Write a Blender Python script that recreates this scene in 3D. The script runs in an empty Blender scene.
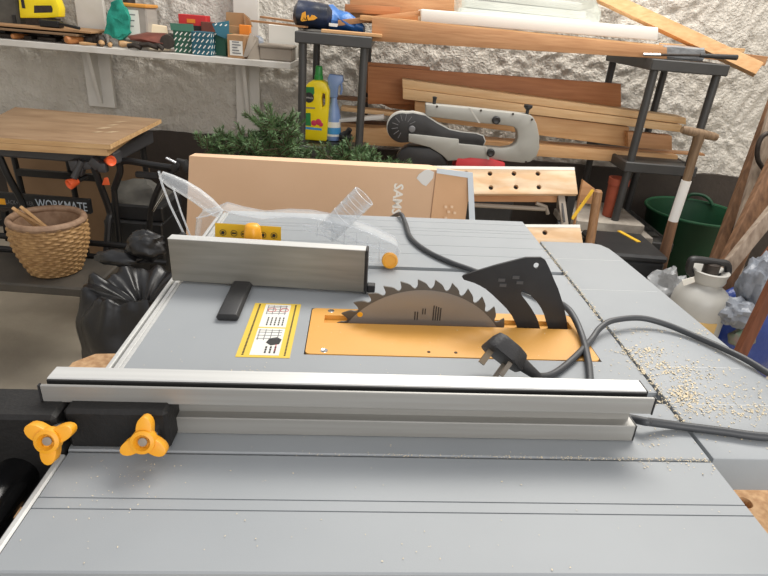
import bpy, bmesh, math, random
from mathutils import Vector, Matrix, noise
random.seed(7)
SC = bpy.context.scene; COL = SC.collection
V = Vector
# ------------------------------------------------------------------ camera and the two frames
def Rz(a): return Matrix.Rotation(math.radians(a), 3, 'Z')
def Ry(a): return Matrix.Rotation(math.radians(a), 3, 'Y')
def Rx(a): return Matrix.Rotation(math.radians(a), 3, 'X')
FPX = 570.57
EYE = V((0, 0, 1.30)); HH = 0.33
def cam_axes(yaw, pitch, roll):
    yaw, pitch, roll = map(math.radians, (yaw, pitch, roll))
    cy, sy = math.cos(yaw), math.sin(yaw)
    f = V((sy*math.cos(pitch), cy*math.cos(pitch), -math.sin(pitch)))
    r0 = V((cy, -sy, 0)); u0 = r0.cross(f)
    r = r0*math.cos(roll) + u0*math.sin(roll)
    return r, r.cross(f), f
CR, CU, CF = cam_axes(1.4458, 25.5316, 4.8994)
SR = Rz(2.6322) @ Ry(-1.4806) @ Rx(-.4392)          # the saw stands a little askew in the garage
S0 = EYE - SR @ V((0, 0, HH))
SM = Matrix.Translation(S0) @ SR.to_4x4()           # saw frame: x along the blade, y away, z=0 on the table
WM = Matrix.Identity(4)
def ray(x, y): return CR*((x-384)/FPX) + CU*(-(y-288)/FPX) + CF
def W(x, y, Y=None, z=None, X=None):
    r = ray(x, y)
    t = Y/r.y if Y is not None else ((z-EYE.z)/r.z if z is not None else X/r.x)
    return EYE + r*t
def L(x, y, z=0.0, Y=None):
    r = SR.transposed() @ ray(x, y)
    t = (z-HH)/r.z if Y is None else Y/r.y
    return V((0, 0, HH)) + r*t
cd = bpy.data.cameras.new('camera'); cam = bpy.data.objects.new('camera', cd); COL.objects.link(cam)
cd.sensor_width = 36; cd.lens = FPX/768*36; cd.clip_start = .01
cam.matrix_world = Matrix(((CR.x, CU.x, -CF.x, EYE.x), (CR.y, CU.y, -CF.y, EYE.y), (CR.z, CU.z, -CF.z, EYE.z), (0, 0, 0, 1)))
SC.camera = cam

# ------------------------------------------------------------------ materials
def lin(c):
    return tuple(((v/255)/12.92 if v/255 <= .04045 else (((v/255)+.055)/1.055)**2.4) for v in c)+(1,)
def base(name):
    m = bpy.data.materials.new(name); m.use_nodes = True
    nt = m.node_tree; return m, nt, nt.nodes['Principled BSDF']
def mat(name, c, rough=.5, metal=0, c2=None, vs=8, bump=0, bs=60, stretch=(1, 1, 1), spec=.5, detail=4, lo=.35, hi=.65, coat=0):
    m, nt, p = base(name)
    p.inputs['Base Color'].default_value = lin(c); p.inputs['Roughness'].default_value = rough
    p.inputs['Metallic'].default_value = metal; p.inputs['Specular IOR Level'].default_value = spec
    if coat: p.inputs['Coat Weight'].default_value = coat
    if c2 or bump:
        tc = nt.nodes.new('ShaderNodeTexCoord'); mp = nt.nodes.new('ShaderNodeMapping')
        mp.inputs['Scale'].default_value = stretch
        nt.links.new(tc.outputs['Object'], mp.inputs['Vector'])
    if c2:
        n = nt.nodes.new('ShaderNodeTexNoise'); n.inputs['Scale'].default_value = vs; n.inputs['Detail'].default_value = detail
        r = nt.nodes.new('ShaderNodeValToRGB')
        r.color_ramp.elements[0].position = lo; r.color_ramp.elements[1].position = hi
        r.color_ramp.elements[0].color = lin(c); r.color_ramp.elements[1].color = lin(c2)
        nt.links.new(mp.outputs[0], n.inputs['Vector']); nt.links.new(n.outputs['Fac'], r.inputs['Fac'])
        nt.links.new(r.outputs['Color'], p.inputs['Base Color'])
    if bump:
        n = nt.nodes.new('ShaderNodeTexNoise'); n.inputs['Scale'].default_value = bs; n.inputs['Detail'].default_value = 5
        b = nt.nodes.new('ShaderNodeBump'); b.inputs['Strength'].default_value = min(bump, 1); b.inputs['Distance'].default_value = .01*max(1, bump)
        nt.links.new(mp.outputs[0], n.inputs['Vector']); nt.links.new(n.outputs['Fac'], b.inputs['Height'])
        nt.links.new(b.outputs['Normal'], p.inputs['Normal'])
    return m
def clear(name, tint, alpha, rough=.06, body=(225, 228, 230)):
    # thin clear plastic: mostly lets light through, with a glossy skin that grows at grazing angles
    m = bpy.data.materials.new(name); m.use_nodes = True; nt = m.node_tree
    nt.nodes.remove(nt.nodes['Principled BSDF']); out = nt.nodes['Material Output']
    tr = nt.nodes.new('ShaderNodeBsdfTransparent'); tr.inputs['Color'].default_value = tint+(1,)
    p = nt.nodes.new('ShaderNodeBsdfPrincipled'); p.inputs['Base Color'].default_value = lin(body); p.inputs['Roughness'].default_value = rough
    lw = nt.nodes.new('ShaderNodeLayerWeight'); lw.inputs['Blend'].default_value = .35
    mr = nt.nodes.new('ShaderNodeMapRange'); mr.inputs['To Min'].default_value = alpha; mr.inputs['To Max'].default_value = min(1, alpha+.55)
    mx = nt.nodes.new('ShaderNodeMixShader')
    nt.links.new(lw.outputs['Facing'], mr.inputs['Value']); nt.links.new(mr.outputs['Result'], mx.inputs['Fac'])
    nt.links.new(tr.outputs[0], mx.inputs[1]); nt.links.new(p.outputs[0], mx.inputs[2]); nt.links.new(mx.outputs[0], out.inputs['Surface'])
    return m
def wood(name, c, c2, knot=None, stretch=(1.6, 22, 22), rough=.6, bump=.12):
    m = mat(name, c, rough, c2=c2, vs=3.2, stretch=stretch, bump=bump, bs=6, detail=6, lo=.3, hi=.7)
    return m
M = {}
M['table'] = mat('grey_painted_metal', (158, 162, 165), .46, c2=(151, 155, 158), vs=5, bump=.02, bs=900, spec=.35)
M['groove'] = mat('dark_recess', (58, 58, 58), .7)
M['alu'] = mat('brushed_aluminium', (214, 214, 211), .42, .35, c2=(204, 204, 201), vs=4, stretch=(1, 60, 60))
M['alu_face'] = mat('shaded_aluminium', (164, 163, 159), .45, .45, c2=(154, 152, 147), vs=3, stretch=(1.5, 40, 40))  # same aluminium darkened: shading of the fence's front faces put into the colour
M['steel'] = mat('blade_steel', (172, 170, 166), .38, .9, c2=(150, 147, 142), vs=6, stretch=(8, 8, 8))
M['dark_steel'] = mat('blackened_steel', (40, 41, 43), .42, .35, c2=(50, 51, 53), vs=20)
M['tooth_steel'] = mat('coated_steel', (98, 96, 93), .42, .6)
M['chrome'] = mat('chrome', (210, 210, 210), .15, 1)
M['yellow'] = mat('saw_yellow', (238, 168, 38), .4, c2=(232, 160, 34), vs=15)
M['plate'] = mat('insert_yellow', (224, 166, 80), .42, c2=(218, 159, 72), vs=9, bump=.02, bs=500)
M['label_yellow'] = mat('label_yellow', (228, 194, 70), .5)
M['sticker_yellow'] = mat('sticker_yellow', (224, 180, 40), .5)
M['label_white'] = mat('label_white', (232, 230, 222), .5)
M['ink'] = mat('ink_black', (40, 38, 38), .6)
M['ink_grey'] = mat('ink_grey', (120, 120, 122), .6)
M['ink_red'] = mat('ink_red', (205, 90, 95), .6)
M['black'] = mat('black_plastic', (33, 33, 34), .45, c2=(40, 40, 41), vs=30)
M['black_rub'] = mat('black_rubber', (38, 39, 41), .55, bump=.05, bs=300)
M['black_metal'] = mat('black_metal', (26, 26, 27), .4, .2)
M['cord'] = mat('cord_grey', (62, 64, 67), .45)
M['plug'] = mat('plug_black', (44, 43, 44), .55, bump=.1, bs=400)
M['clear'] = clear('clear_plastic', (.97, .975, .98), .06)
M['clear_rib'] = clear('clear_plastic_rib', (.93, .94, .95), .22, .12, (235, 238, 240))
M['chip'] = mat('chipboard', (206, 168, 126), .8, c2=(176, 134, 94), vs=120, bump=.1, bs=200)
M['pine'] = wood('pine', (214, 172, 124), (196, 148, 98))
M['pine_pale'] = wood('pale_pine', (224, 188, 142), (208, 166, 116))
M['pine_red'] = wood('reddish_pine', (186, 126, 80), (164, 104, 62))
M['pine_mid'] = wood('brown_pine', (196, 148, 104), (172, 122, 80))
M['endgrain'] = mat('end_grain', (214, 166, 116), .75, c2=(180, 130, 84), vs=60)
M['old_wood'] = wood('weathered_wood', (140, 104, 76), (96, 68, 48), rough=.75)
M['old_wood_v'] = wood('weathered_wood_upright', (140, 104, 76), (98, 70, 50), stretch=(20, 20, 1.6), rough=.75)
M['pale_wood_v'] = wood('pale_weathered_wood', (168, 152, 136), (128, 110, 94), stretch=(20, 20, 1.6), rough=.75)
M['red_wood_v'] = wood('red_brown_wood', (128, 76, 50), (92, 52, 34), stretch=(20, 20, 1.6), rough=.7)
M['ply'] = wood('worn_plywood', (156, 128, 98), (130, 102, 74), stretch=(2, 8, 8))
M['ply_edge'] = wood('plywood_edge', (214, 178, 130), (184, 144, 98))
M['jaw'] = mat('jaw_board', (206, 170, 130), .6, c2=(222, 202, 174), vs=4, stretch=(2, 8, 8), lo=.4, hi=.75)
M['card'] = mat('cardboard', (220, 185, 153), .85, c2=(214, 178, 145), vs=4, bump=.03, bs=200)
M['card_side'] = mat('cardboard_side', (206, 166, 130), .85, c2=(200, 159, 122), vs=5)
M['card_dark'] = mat('cardboard_dark', (142, 114, 86), .85, c2=(128, 102, 76), vs=4)
M['tape'] = mat('pale_blue_tape', (200, 210, 220), .4)
M['white_print'] = mat('white_print', (240, 236, 228), .6)
M['plaster'] = mat('white_render', (214, 209, 200), .9, c2=(198, 192, 182), vs=3, bump=1.4, bs=75)
M['plinth'] = mat('black_wall_paint', (58, 51, 46), .8, c2=(68, 60, 54), vs=5, bump=.3, bs=40)
M['concrete'] = mat('concrete', (186, 176, 158), .85, c2=(158, 148, 132), vs=3, bump=.1, bs=60, detail=8)
M['white_paint'] = mat('white_painted_wood', (214, 211, 205), .5, c2=(204, 200, 192), vs=8)
M['rack'] = mat('dark_grey_plastic', (56, 56, 55), .45, c2=(62, 61, 60), vs=12)
M['foam'] = mat('white_foam', (232, 232, 226), .8, bump=.05, bs=200)
M['wrap'] = clear('clear_film', (.96, .97, .96), .3, .15, (230, 234, 228))
M['teal'] = mat('teal_cloth', (36, 152, 132), .85, c2=(28, 126, 110), vs=30, bump=.2, bs=120)
M['orange_lid'] = mat('orange_lid', (214, 148, 62), .4)
M['tub_clear'] = clear('frosted_plastic', (.9, .9, .89), .5, .3, (190, 184, 176))
M['leather'] = mat('brown_leather', (122, 66, 52), .6, c2=(98, 50, 40), vs=15, bump=.1, bs=150)
M['cream'] = mat('cream_card', (222, 206, 176), .8)
M['dark_misc'] = mat('dark_tool_metal', (52, 46, 42), .5, .4, c2=(72, 64, 58), vs=40)
M['handle'] = mat('turned_wood_handle', (190, 128, 74), .5, c2=(164, 102, 56), vs=20)
M['handle_pale'] = mat('pale_wood_handle', (202, 164, 118), .5, c2=(178, 138, 94), vs=20)
M['red'] = mat('red_card', (196, 44, 46), .5)
M['red_tool'] = mat('red_plastic', (190, 46, 52), .45)
M['green_card'] = mat('green_card', (36, 84, 66), .6)
M['blue_card'] = mat('blue_green_card', (32, 88, 104), .6)
M['grey_tin'] = mat('grey_tin', (146, 136, 124), .55, .2)
M['brown_box'] = mat('brown_box', (170, 132, 94), .8)
M['orange'] = mat('orange_card', (226, 132, 40), .6)
M['orange_knob'] = mat('orange_rubber', (236, 100, 52), .5)
M['white_plastic'] = mat('white_plastic', (222, 220, 212), .4)
M['blue_bag'] = mat('blue_film', (54, 112, 182), .35, c2=(40, 88, 150), vs=20, bump=.2, bs=60)
M['bottle_yellow'] = mat('bottle_yellow', (246, 220, 24), .35)
M['bottle_green'] = mat('cap_green', (40, 140, 58), .4)
M['label_green'] = mat('label_green', (40, 128, 66), .45)
M['label_pink'] = mat('label_pink', (206, 54, 84), .45)
M['label_blue'] = mat('label_blue', (70, 150, 206), .45)
M['spray_blue'] = mat('spray_blue', (126, 152, 198), .35)
M['fir'] = mat('fir_green', (104, 134, 88), .6, c2=(76, 106, 64), vs=25)
M['fir_stem'] = mat('fir_stem', (74, 62, 46), .8)
M['tool_grey'] = mat('tool_grey', (158, 157, 150), .42)
M['tool_grey2'] = mat('tool_rim', (186, 185, 178), .35)
M['bag_black'] = mat('black_polythene', (18, 18, 20), .36, bump=.25, bs=14, spec=.6)
M['wicker'] = mat('wicker', (172, 136, 90), .65, c2=(138, 104, 64), vs=60)
M['wicker_rim'] = mat('wicker_rim', (150, 122, 98), .65, c2=(126, 98, 76), vs=40)
M['step'] = mat('dark_step', (62, 58, 52), .6, c2=(76, 70, 62), vs=10)
M['wm_grey'] = mat('bench_grey', (64, 64, 66), .45)
M['tub'] = mat('green_rubber', (16, 62, 38), .55, c2=(19, 70, 43), vs=6)
M['sprayer'] = mat('sprayer_plastic', (172, 171, 166), .4)
M['amber_print'] = mat('amber_print', (206, 172, 110), .5)
M['terracotta'] = mat('terracotta', (168, 84, 58), .8, c2=(146, 70, 48), vs=12)
M['slab'] = mat('stone_slab', (176, 168, 156), .9, c2=(144, 136, 126), vs=14, bump=.3, bs=50)
M['yellow_rule'] = mat('yellow_strip', (220, 176, 50), .5)
M['bag_white'] = mat('white_film', (128, 133, 142), .35, bump=.5, bs=40)
M['bag_blue'] = mat('dark_blue_film', (42, 62, 128), .35, bump=.4, bs=40)
M['grey_film'] = mat('grey_film', (140, 142, 144), .3, bump=.6, bs=30)
M['dust'] = mat('sawdust', (228, 212, 180), .9)
M['grey_cloth'] = mat('grey_canvas', (92, 90, 84), .9, c2=(74, 72, 68), vs=14, bump=.2, bs=30)
M['shaft'] = mat('shaft_wood', (132, 108, 82), .6, c2=(104, 82, 60), vs=6, stretch=(20, 20, 2))
M['round_stick_wood'] = mat('stick_wood', (150, 112, 76), .6, c2=(128, 92, 60), vs=6, stretch=(20, 20, 2))
M['rust'] = mat('rusty_steel', (92, 72, 58), .6, .3, c2=(70, 56, 46), vs=12)

# ------------------------------------------------------------------ mesh builder
class MB:
    def __init__(s): s.bm = bmesh.new()
    def merge(s, b):
        me = bpy.data.meshes.new('t'); b.to_mesh(me); b.free(); s.bm.from_mesh(me); bpy.data.meshes.remove(me); return s
    def box(s, lo, hi, bev=0, rot=None, seg=1):
        b = bmesh.new(); bmesh.ops.create_cube(b, size=1)
        lo, hi = V(lo), V(hi); c = (lo+hi)/2; d = hi-lo
        for v in b.verts: v.co = V((v.co.x*d.x, v.co.y*d.y, v.co.z*d.z))
        if bev: bmesh.ops.bevel(b, geom=b.edges[:], offset=bev, segments=seg, affect='EDGES', profile=.5)
        for v in b.verts: v.co = (rot @ v.co if rot else v.co)+c
        return s.merge(b)
    def bar(s, p0, p1, w, t, up=(0, 0, 1), bev=0):
        """box from p0 to p1, w across and t along up"""
        p0, p1 = V(p0), V(p1); x = (p1-p0); ln = x.length; x.normalize()
        y = V(up).cross(x).normalized(); z = x.cross(y)
        R = Matrix((x, y, z)).transposed(); c = (p0+p1)/2
        return s.box(c-V((ln/2, w/2, t/2)), c+V((ln/2, w/2, t/2)), bev, R)
    def tube(s, pts, r, seg=8, cap=True):
        pts = [V(p) for p in pts]; n = len(pts); rs = r if isinstance(r, (list, tuple)) else [r]*n
        b = s.bm; rings = []; prev = None
        for i, p in enumerate(pts):
            d = (pts[min(i+1, n-1)]-pts[max(i-1, 0)]).normalized()
            if prev is None: a = d.orthogonal().normalized()
            else:
                a = prev-d*prev.dot(d); a = a.normalized() if a.length > 1e-6 else d.orthogonal().normalized()
            prev = a; c = d.cross(a)
            rings.append([b.verts.new(p+(a*math.cos(2*math.pi*k/seg)+c*math.sin(2*math.pi*k/seg))*rs[i]) for k in range(seg)])
        for i in range(n-1):
            for k in range(seg):
                b.faces.new((rings[i][k], rings[i][(k+1) % seg], rings[i+1][(k+1) % seg], rings[i+1][k]))
        if cap: b.faces.new(rings[0][::-1]); b.faces.new(rings[-1])
        return s
    def cyl(s, p0, p1, r0, r1=None, seg=20): return s.tube([p0, p1], [r0, r1 if r1 is not None else r0], seg)
    def lathe(s, prof, c, axis=(0, 0, 1), seg=32, f=None, caps=True):
        z = V(axis).normalized(); a = z.orthogonal().normalized(); d = z.cross(a); c = V(c); b = s.bm; rings = []
        for i, (r, h) in enumerate(prof):
            ring = []
            for k in range(seg):
                t = 2*math.pi*k/seg; rr = f(r, h, t) if f else r
                ring.append(b.verts.new(c+z*h+(a*math.cos(t)+d*math.sin(t))*max(rr, 1e-5)))
            rings.append(ring)
        for i in range(len(rings)-1):
            for k in range(seg):
                b.faces.new((rings[i][k], rings[i][(k+1) % seg], rings[i+1][(k+1) % seg], rings[i+1][k]))
        if caps: b.faces.new(rings[0][::-1]); b.faces.new(rings[-1])
        else:
            for k in range(seg): b.faces.new((rings[-1][k], rings[-1][(k+1) % seg], rings[0][(k+1) % seg], rings[0][k]))
        return s
    def sphere(s, c, r, sc=(1, 1, 1), seg=16, rings=10, f=None):
        b = bmesh.new(); bmesh.ops.create_uvsphere(b, u_segments=seg, v_segments=rings, radius=1)
        for v in b.verts:
            q = v.co.copy(); k = f(q) if f else 1
            v.co = V(c)+V((q.x*sc[0], q.y*sc[1], q.z*sc[2]))*r*k
        return s.merge(b)
    def prism(s, outer, d, holes=(), bev=0):
        """outline of 3-D points (in one plane), thickened by vector d"""
        b = bmesh.new(); es = []
        for lp in [outer]+list(holes):
            vs = [b.verts.new(V(p)) for p in lp]
            es += [b.edges.new((vs[i], vs[(i+1) % len(vs)])) for i in range(len(vs))]
        bmesh.ops.triangle_fill(b, use_beauty=True, use_dissolve=False, edges=es)
        fs = b.faces[:]
        r = bmesh.ops.extrude_face_region(b, geom=fs)
        bmesh.ops.translate(b, vec=V(d), verts=[g for g in r['geom'] if isinstance(g, bmesh.types.BMVert)])
        bmesh.ops.recalc_face_normals(b, faces=b.faces[:])
        if bev:
            e = [e for e in b.edges if len(e.link_faces) == 2 and e.calc_face_angle(0) > .6]
            bmesh.ops.bevel(b, geom=e, offset=bev, segments=2, affect='EDGES', profile=.5, clamp_overlap=True)
        return s.merge(b)
    def hull(s, pts, bev=0, seg=2):
        b = bmesh.new()
        for p in pts: b.verts.new(V(p))
        r = bmesh.ops.convex_hull(b, input=b.verts[:])
        bmesh.ops.delete(b, geom=[g for g in r['geom_interior'] if isinstance(g, bmesh.types.BMVert)], context='VERTS')
        bmesh.ops.dissolve_limit(b, angle_limit=.03, verts=b.verts[:], edges=b.edges[:])
        if bev: bmesh.ops.bevel(b, geom=b.edges[:], offset=bev, segments=seg, affect='EDGES', profile=.5, clamp_overlap=True)
        return s.merge(b)
    def quad(s, *p):
        s.bm.faces.new([s.bm.verts.new(V(q)) for q in p]); return s
    def rough(s, amp, sc, cuts=0):
        if cuts: bmesh.ops.subdivide_edges(s.bm, edges=s.bm.edges[:], cuts=cuts, use_grid_fill=True)
        bmesh.ops.recalc_face_normals(s.bm, faces=s.bm.faces[:]); s.bm.normal_update()
        for v in s.bm.verts: v.co += v.normal*noise.noise(v.co*sc)*amp
        return s
INFO = {}
def build(name, mb, m, base_, frame, smooth=30):
    bm = mb.bm; bmesh.ops.recalc_face_normals(bm, faces=bm.faces[:])
    for v in bm.verts: v.co -= base_
    me = bpy.data.meshes.new(name); bm.to_mesh(me); bm.free()
    me.materials.append(M[m] if isinstance(m, str) else m)
    if smooth:
        me.shade_smooth()
        me.set_sharp_from_angle(angle=math.radians(smooth))
    o = bpy.data.objects.new(name, me); COL.objects.link(o); return o
def tag(o, label, cat, group=None, kind=None):
    if label: o['label'] = label
    if cat: o['category'] = cat
    if group: o['group'] = group
    if kind: o['kind'] = kind
    return o
def root(name, label, cat, base_, frame=WM, group=None):
    o = bpy.data.objects.new(name, None); o.empty_display_size = .05; COL.objects.link(o)
    o.matrix_world = frame @ Matrix.Translation(V(base_)); INFO[o.name] = (V(base_), frame)
    return tag(o, label, cat, group)
def part(name, mb, m, parent, label=None, smooth=30, kind=None):
    p = parent
    while p.name not in INFO: p = p.parent
    b, fr = INFO[p.name]
    o = build(name, mb, m, b, fr, smooth); o.parent = parent
    return tag(o, label, None, None, kind)
def solo(name, mb, m, label=None, cat=None, frame=WM, group=None, kind=None, smooth=30):
    vs = [v.co for v in mb.bm.verts]
    b = V(((min(v.x for v in vs)+max(v.x for v in vs))/2, (min(v.y for v in vs)+max(v.y for v in vs))/2, min(v.z for v in vs)))
    o = build(name, mb, m, b, frame, smooth); o.matrix_world = frame @ Matrix.Translation(b); INFO[o.name] = (b, frame)
    return tag(o, label, cat, group, kind)
def text_mb(txt, o, right, up, h, depth=.0006, width=None, bold=0):
    """letters lying in the plane right/up, lower-left corner at o, cap height h"""
    cu = bpy.data.curves.new('t', 'FONT'); cu.body = txt; cu.size = 1; cu.extrude = 0; cu.offset = bold; cu.resolution_u = 2
    ob = bpy.data.objects.new('t', cu); COL.objects.link(ob)
    me = bpy.data.meshes.new_from_object(ob.evaluated_get(bpy.context.evaluated_depsgraph_get()))
    bpy.data.objects.remove(ob); bpy.data.curves.remove(cu)
    right, up = V(right).normalized(), V(up).normalized(); n = right.cross(up)
    xs = [v.co.x for v in me.vertices]; ys = [v.co.y for v in me.vertices]
    x0, y0, y1 = min(xs), min(ys), max(ys); k = h/(y1-y0); kx = (width/(max(xs)-x0)) if width else k
    mb = MB(); b = mb.bm; b.from_mesh(me); bpy.data.meshes.remove(me)
    for v in b.verts: v.co = V(o)+right*(v.co.x-x0)*kx+up*(v.co.y-y0)*k+n*depth
    return mb
def circle(c, r, a, b, n=20): return [V(c)+(V(a)*math.cos(2*math.pi*k/n)+V(b)*math.sin(2*math.pi*k/n))*r for k in range(n)]
def smooth_path(pts, n=6):
    pts = [V(p) for p in pts]; out = []
    P = [pts[0]]+pts+[pts[-1]]
    for i in range(1, len(P)-2):
        for k in range(n):
            t = k/n; a, b, c, d = P[i-1], P[i], P[i+1], P[i+2]
            out.append(.5*((2*b)+(-a+c)*t+(2*a-5*b+4*c-d)*t*t+(-a+3*b-3*c+d)*t*t*t))
    return out+[pts[-1]]

# ================================================================== THE SAW
X0, X1 = -.228, .312
saw = root('table_saw', 'grey table saw with orange-yellow insert plate and raised circular blade, filling the foreground', 'table saw', (.03, .6, -.10), SM)
def slab(mb, x0, x1, y0, y1, th, grooves, c0=.0012, c1=.0012):
    """profile in yz with grooves (y, half width, depth), pushed along x"""
    pr = [(y0, -c0), (y0+c0, 0)] if c0 else [(y0, 0)]
    for gy, hw, dp in sorted(grooves):
        if y0 < gy-hw and gy+hw < y1: pr += [(gy-hw, 0), (gy-hw, -dp), (gy+hw, -dp), (gy+hw, 0)]
    pr += ([(y1-c1, 0), (y1, -c1)] if c1 else [(y1, 0)])+[(y1, -th), (y0, -th)]
    b = bmesh.new(); A = [b.verts.new((x0, y, z)) for y, z in pr]; B = [b.verts.new((x1, y, z)) for y, z in pr]; n = len(pr)
    for i in range(n): b.faces.new((A[i], A[(i+1) % n], B[(i+1) % n], B[i]))
    for ring in (A, B):
        f = b.faces.new(ring); bmesh.ops.triangulate(b, faces=[f], ngon_method='EAR_CLIP')
    return mb.merge(b)
thin = lambda y: (y, .0005, .0006)
slots = [(.461, .0095, .010), (.770, .006, .010)]
lines = [thin(.988), thin(.954), thin(.940), thin(.918), thin(.870), thin(.830), thin(.718), thin(.704)]
t = MB()
slab(t, X0, X1, .3722, .5265, .03, slots, c1=0)
slab(t, X0, -.0515, .5265, .6355, .03, [], 0, 0)
slab(t, .2765, X1, .5265, .6355, .03, [], 0, 0)
slab(t, X0, X1, .6355, 1.013, .03, slots+lines[:6], c0=0)
part('table_top', t, 'table', saw, smooth=0)
t = MB(); slab(t, X0+.002, X1, .259, .3703, .03, [(.3215, .0006, .0008), (.311, .0006, .0008)])
part('table_leaf', t, 'table', saw, 'near table leaf beyond the sawdust-filled gap', smooth=0)
# right hand extension: rounded far corner, slightly splayed outer edge
ex = [(.3165, .374), (.365+.09, .374), (.452, .45), (.436, .78), (.431, .86), (.428, .885), (.420, .902), (.405, .909), (.3165, .909)]
part('side_extension', MB().prism([V((x, y, 0)) for x, y in ex], (0, 0, -.036), bev=.0015), 'table', saw, 'grey extension board on the right, dusted with sawdust')
_pl = mat('pale_line', (188, 190, 190), .4)
for y in (.83, .716, .60, .52, .452):
    xr = .436-.0*(y) if y > .5 else .448
    part('board_line', MB().box((.318, y-.0006, -.0004), (xr-.006, y+.0006, .00025)), _pl, saw)
# side rails
t = MB().box((-.2335, .376, -.03), (X0-.0008, 1.01, -.001), .001).box((-.2410, .376, -.03), (-.2350, 1.01, -.003), .001).box((-.2475, .376, -.034), (-.2425, 1.01, -.001), .001)
part('side_rail', t, 'alu', saw, 'bright aluminium rail along the left table edge')
part('rail_channel', MB().box((-.2465, .378, -.036), (-.229, 1.008, -.008)), 'groove', saw)
part('leaf_trim', MB().box((-.2335, .250, -.028), (-.2275, .368, .0004), .0015), 'alu', saw, 'bright strip on the left edge of the near leaf')
r = MB().tube([(-.268, .10, -.020), (-.268, .376, -.020)], .0165, 16).tube([(-.300, .10, -.045), (-.300, .376, -.045)], .02, 16)
part('rack_rail', r, mat('glossy_black_tube', (20, 20, 21), .18, .3), saw)
part('bolt', MB().sphere((-.272, .335, -.006), .006).sphere((-.262, .285, -.0035), .004), 'chrome', saw)
# housing below
part('housing', MB().box((-.21, .30, -.108), (.30, .98, -.038), .012).box((-.40, .10, -.108), (-.19, .372, -.066), .01), 'black', saw, smooth=40)
# insert plate with blade slot
def rrect(x0, y0, x1, y1, r, z, n=5):
    o = []
    for cx, cy, a0 in ((x1-r, y1-r, 0), (x0+r, y1-r, 90), (x0+r, y0+r, 180), (x1-r, y0+r, 270)):
        for k in range(n+1):
            a = math.radians(a0+90*k/n); o.append(V((cx+r*math.cos(a), cy+r*math.sin(a), z)))
    return o
ins = part('insert_plate', MB().prism(rrect(-.0503, .5277, .2753, .6343, .006, .0006), (0, 0, -.006), [[V(p) for p in ((-.034, .5975, .0006), (.268, .5975, .0006), (.268, .6165, .0006), (-.034, .6165, .0006))]]), 'plate', saw)
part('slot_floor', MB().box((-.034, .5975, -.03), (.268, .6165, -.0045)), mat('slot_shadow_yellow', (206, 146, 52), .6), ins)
part('plate_recess', MB().box((-.0513, .5267, -.03), (.2763, .6353, -.0062)), 'groove', saw)
for x, y, c in ((-.030, .5345, 'chrome'), (-.027, .628, 'chrome'), (.085, .537, 'rust'), (.115, .537, 'rust')):
    part('screw', MB().lathe([(.0042 if c == 'chrome' else .002, 0), (.0038 if c == 'chrome' else .0016, .0007), (.001, .0002)], (x, y, .0005), seg=14), c, ins)
# blade
BC = V((.085, .6065, -.068)); BR = .125
def blade_outline(y):
    o = []; N = 38
    for k in range(N):
        st = 2*math.pi/N; a0 = -st*k
        # each tooth: steep face on the left, back sloping down to the right
        for da, rr in ((0, BR), (-.05*st, BR-.0002), (-.22*st, BR-.0022), (-.42*st, BR-.0042), (-.56*st, BR-.0064), (-.66*st, BR-.0092), (-.76*st, BR-.0110), (-.87*st, BR-.0112), (-.96*st, BR-.0094), (-1.0*st, BR-.0065)):
            a = a0+da; o.append(V((BC.x+rr*math.cos(a), y, BC.z+rr*math.sin(a))))
    return o
bo = blade_outline(.6053)
bl = part('saw_blade', MB().prism(bo, (0, .0024, 0), [circle((BC.x, .6053, BC.z), .015, (1, 0, 0), (0, 0, 1), 20)]), 'tooth_steel', saw, 'circular blade with a dark toothed rim', smooth=0)
_m = mat('satin_blade_steel', (142, 139, 135), .36, .5)
_p = _m.node_tree.nodes['Principled BSDF']; _p.inputs['Anisotropic'].default_value = .75
_t = _m.node_tree.nodes.new('ShaderNodeTangent'); _t.direction_type = 'RADIAL'; _t.axis = 'Y'; _m.node_tree.links.new(_t.outputs[0], _p.inputs['Tangent'])
disc = MB().lathe([(.020, 0), (.1118, 0), (.1118, .0004), (.020, .0004)], (BC.x, .6053, BC.z), (0, -1, 0), 72)
part('blade_disc', disc, _m, bl, 'bright ground face of the blade')
tm = MB()
tm.merge(text_mb('II', (.083, .6046, .012), (1, 0, 0), (0, 0, 1), .008).bm)
for k in range(4): tm.box((.096+k*.0028, .6044, .004), (.0974+k*.0028, .6047, .024-k*.001))
for k in range(2): tm.box((.074+k*.003, .6044, .004), (.0752+k*.003, .6047, .015))
part('blade_print', tm, 'ink', bl)
part('blade_slot_spot', MB().lathe([(.0035, 0), (.003, .001)], (.0085, .6048, .009), (0, -1, 0), 12), 'yellow', bl)  # yellow disc added for the insert plate seen through the blade's expansion slot
# riving knife, traced on the blade plane
c3 = lambda x, y: L(430+.2603*x, 250+.2604*y, Y=.607)
kn = [(124, 105), (130, 98), (150, 91), (170, 84), (260, 57), (370, 29), (428, 29), (444, 40), (460, 72), (475, 110), (493, 150), (506, 190), (517, 230), (525, 268), (530, 315), (458, 315), (450, 285), (440, 250), (428, 225), (410, 198), (375, 163), (362, 155), (352, 158), (350, 168), (356, 180), (372, 200), (390, 225), (405, 250), (415, 272), (427, 315), (342, 315), (330, 285), (315, 253), (294, 225), (268, 199), (240, 172), (214, 150), (190, 136), (168, 126), (130, 114)]
kp = part('riving_knife', MB().prism([c3(*p) for p in kn], (0, .003, 0), [[c3(409+11*math.cos(a*.45), 60+11*math.sin(a*.45)) for a in range(14)]]), 'dark_steel', saw, 'black steel riving knife behind the blade', smooth=0)
km = MB()
for (x, y) in ((275, 115), (330, 105), (280, 135), (345, 125)):
    a = c3(x, y); km.box(a+V((-.004, -.0006, -.002)), a+V((.004, -.0001, .002)))
part('knife_print', km, mat('faint_print', (66, 67, 69), .5), kp)
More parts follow.
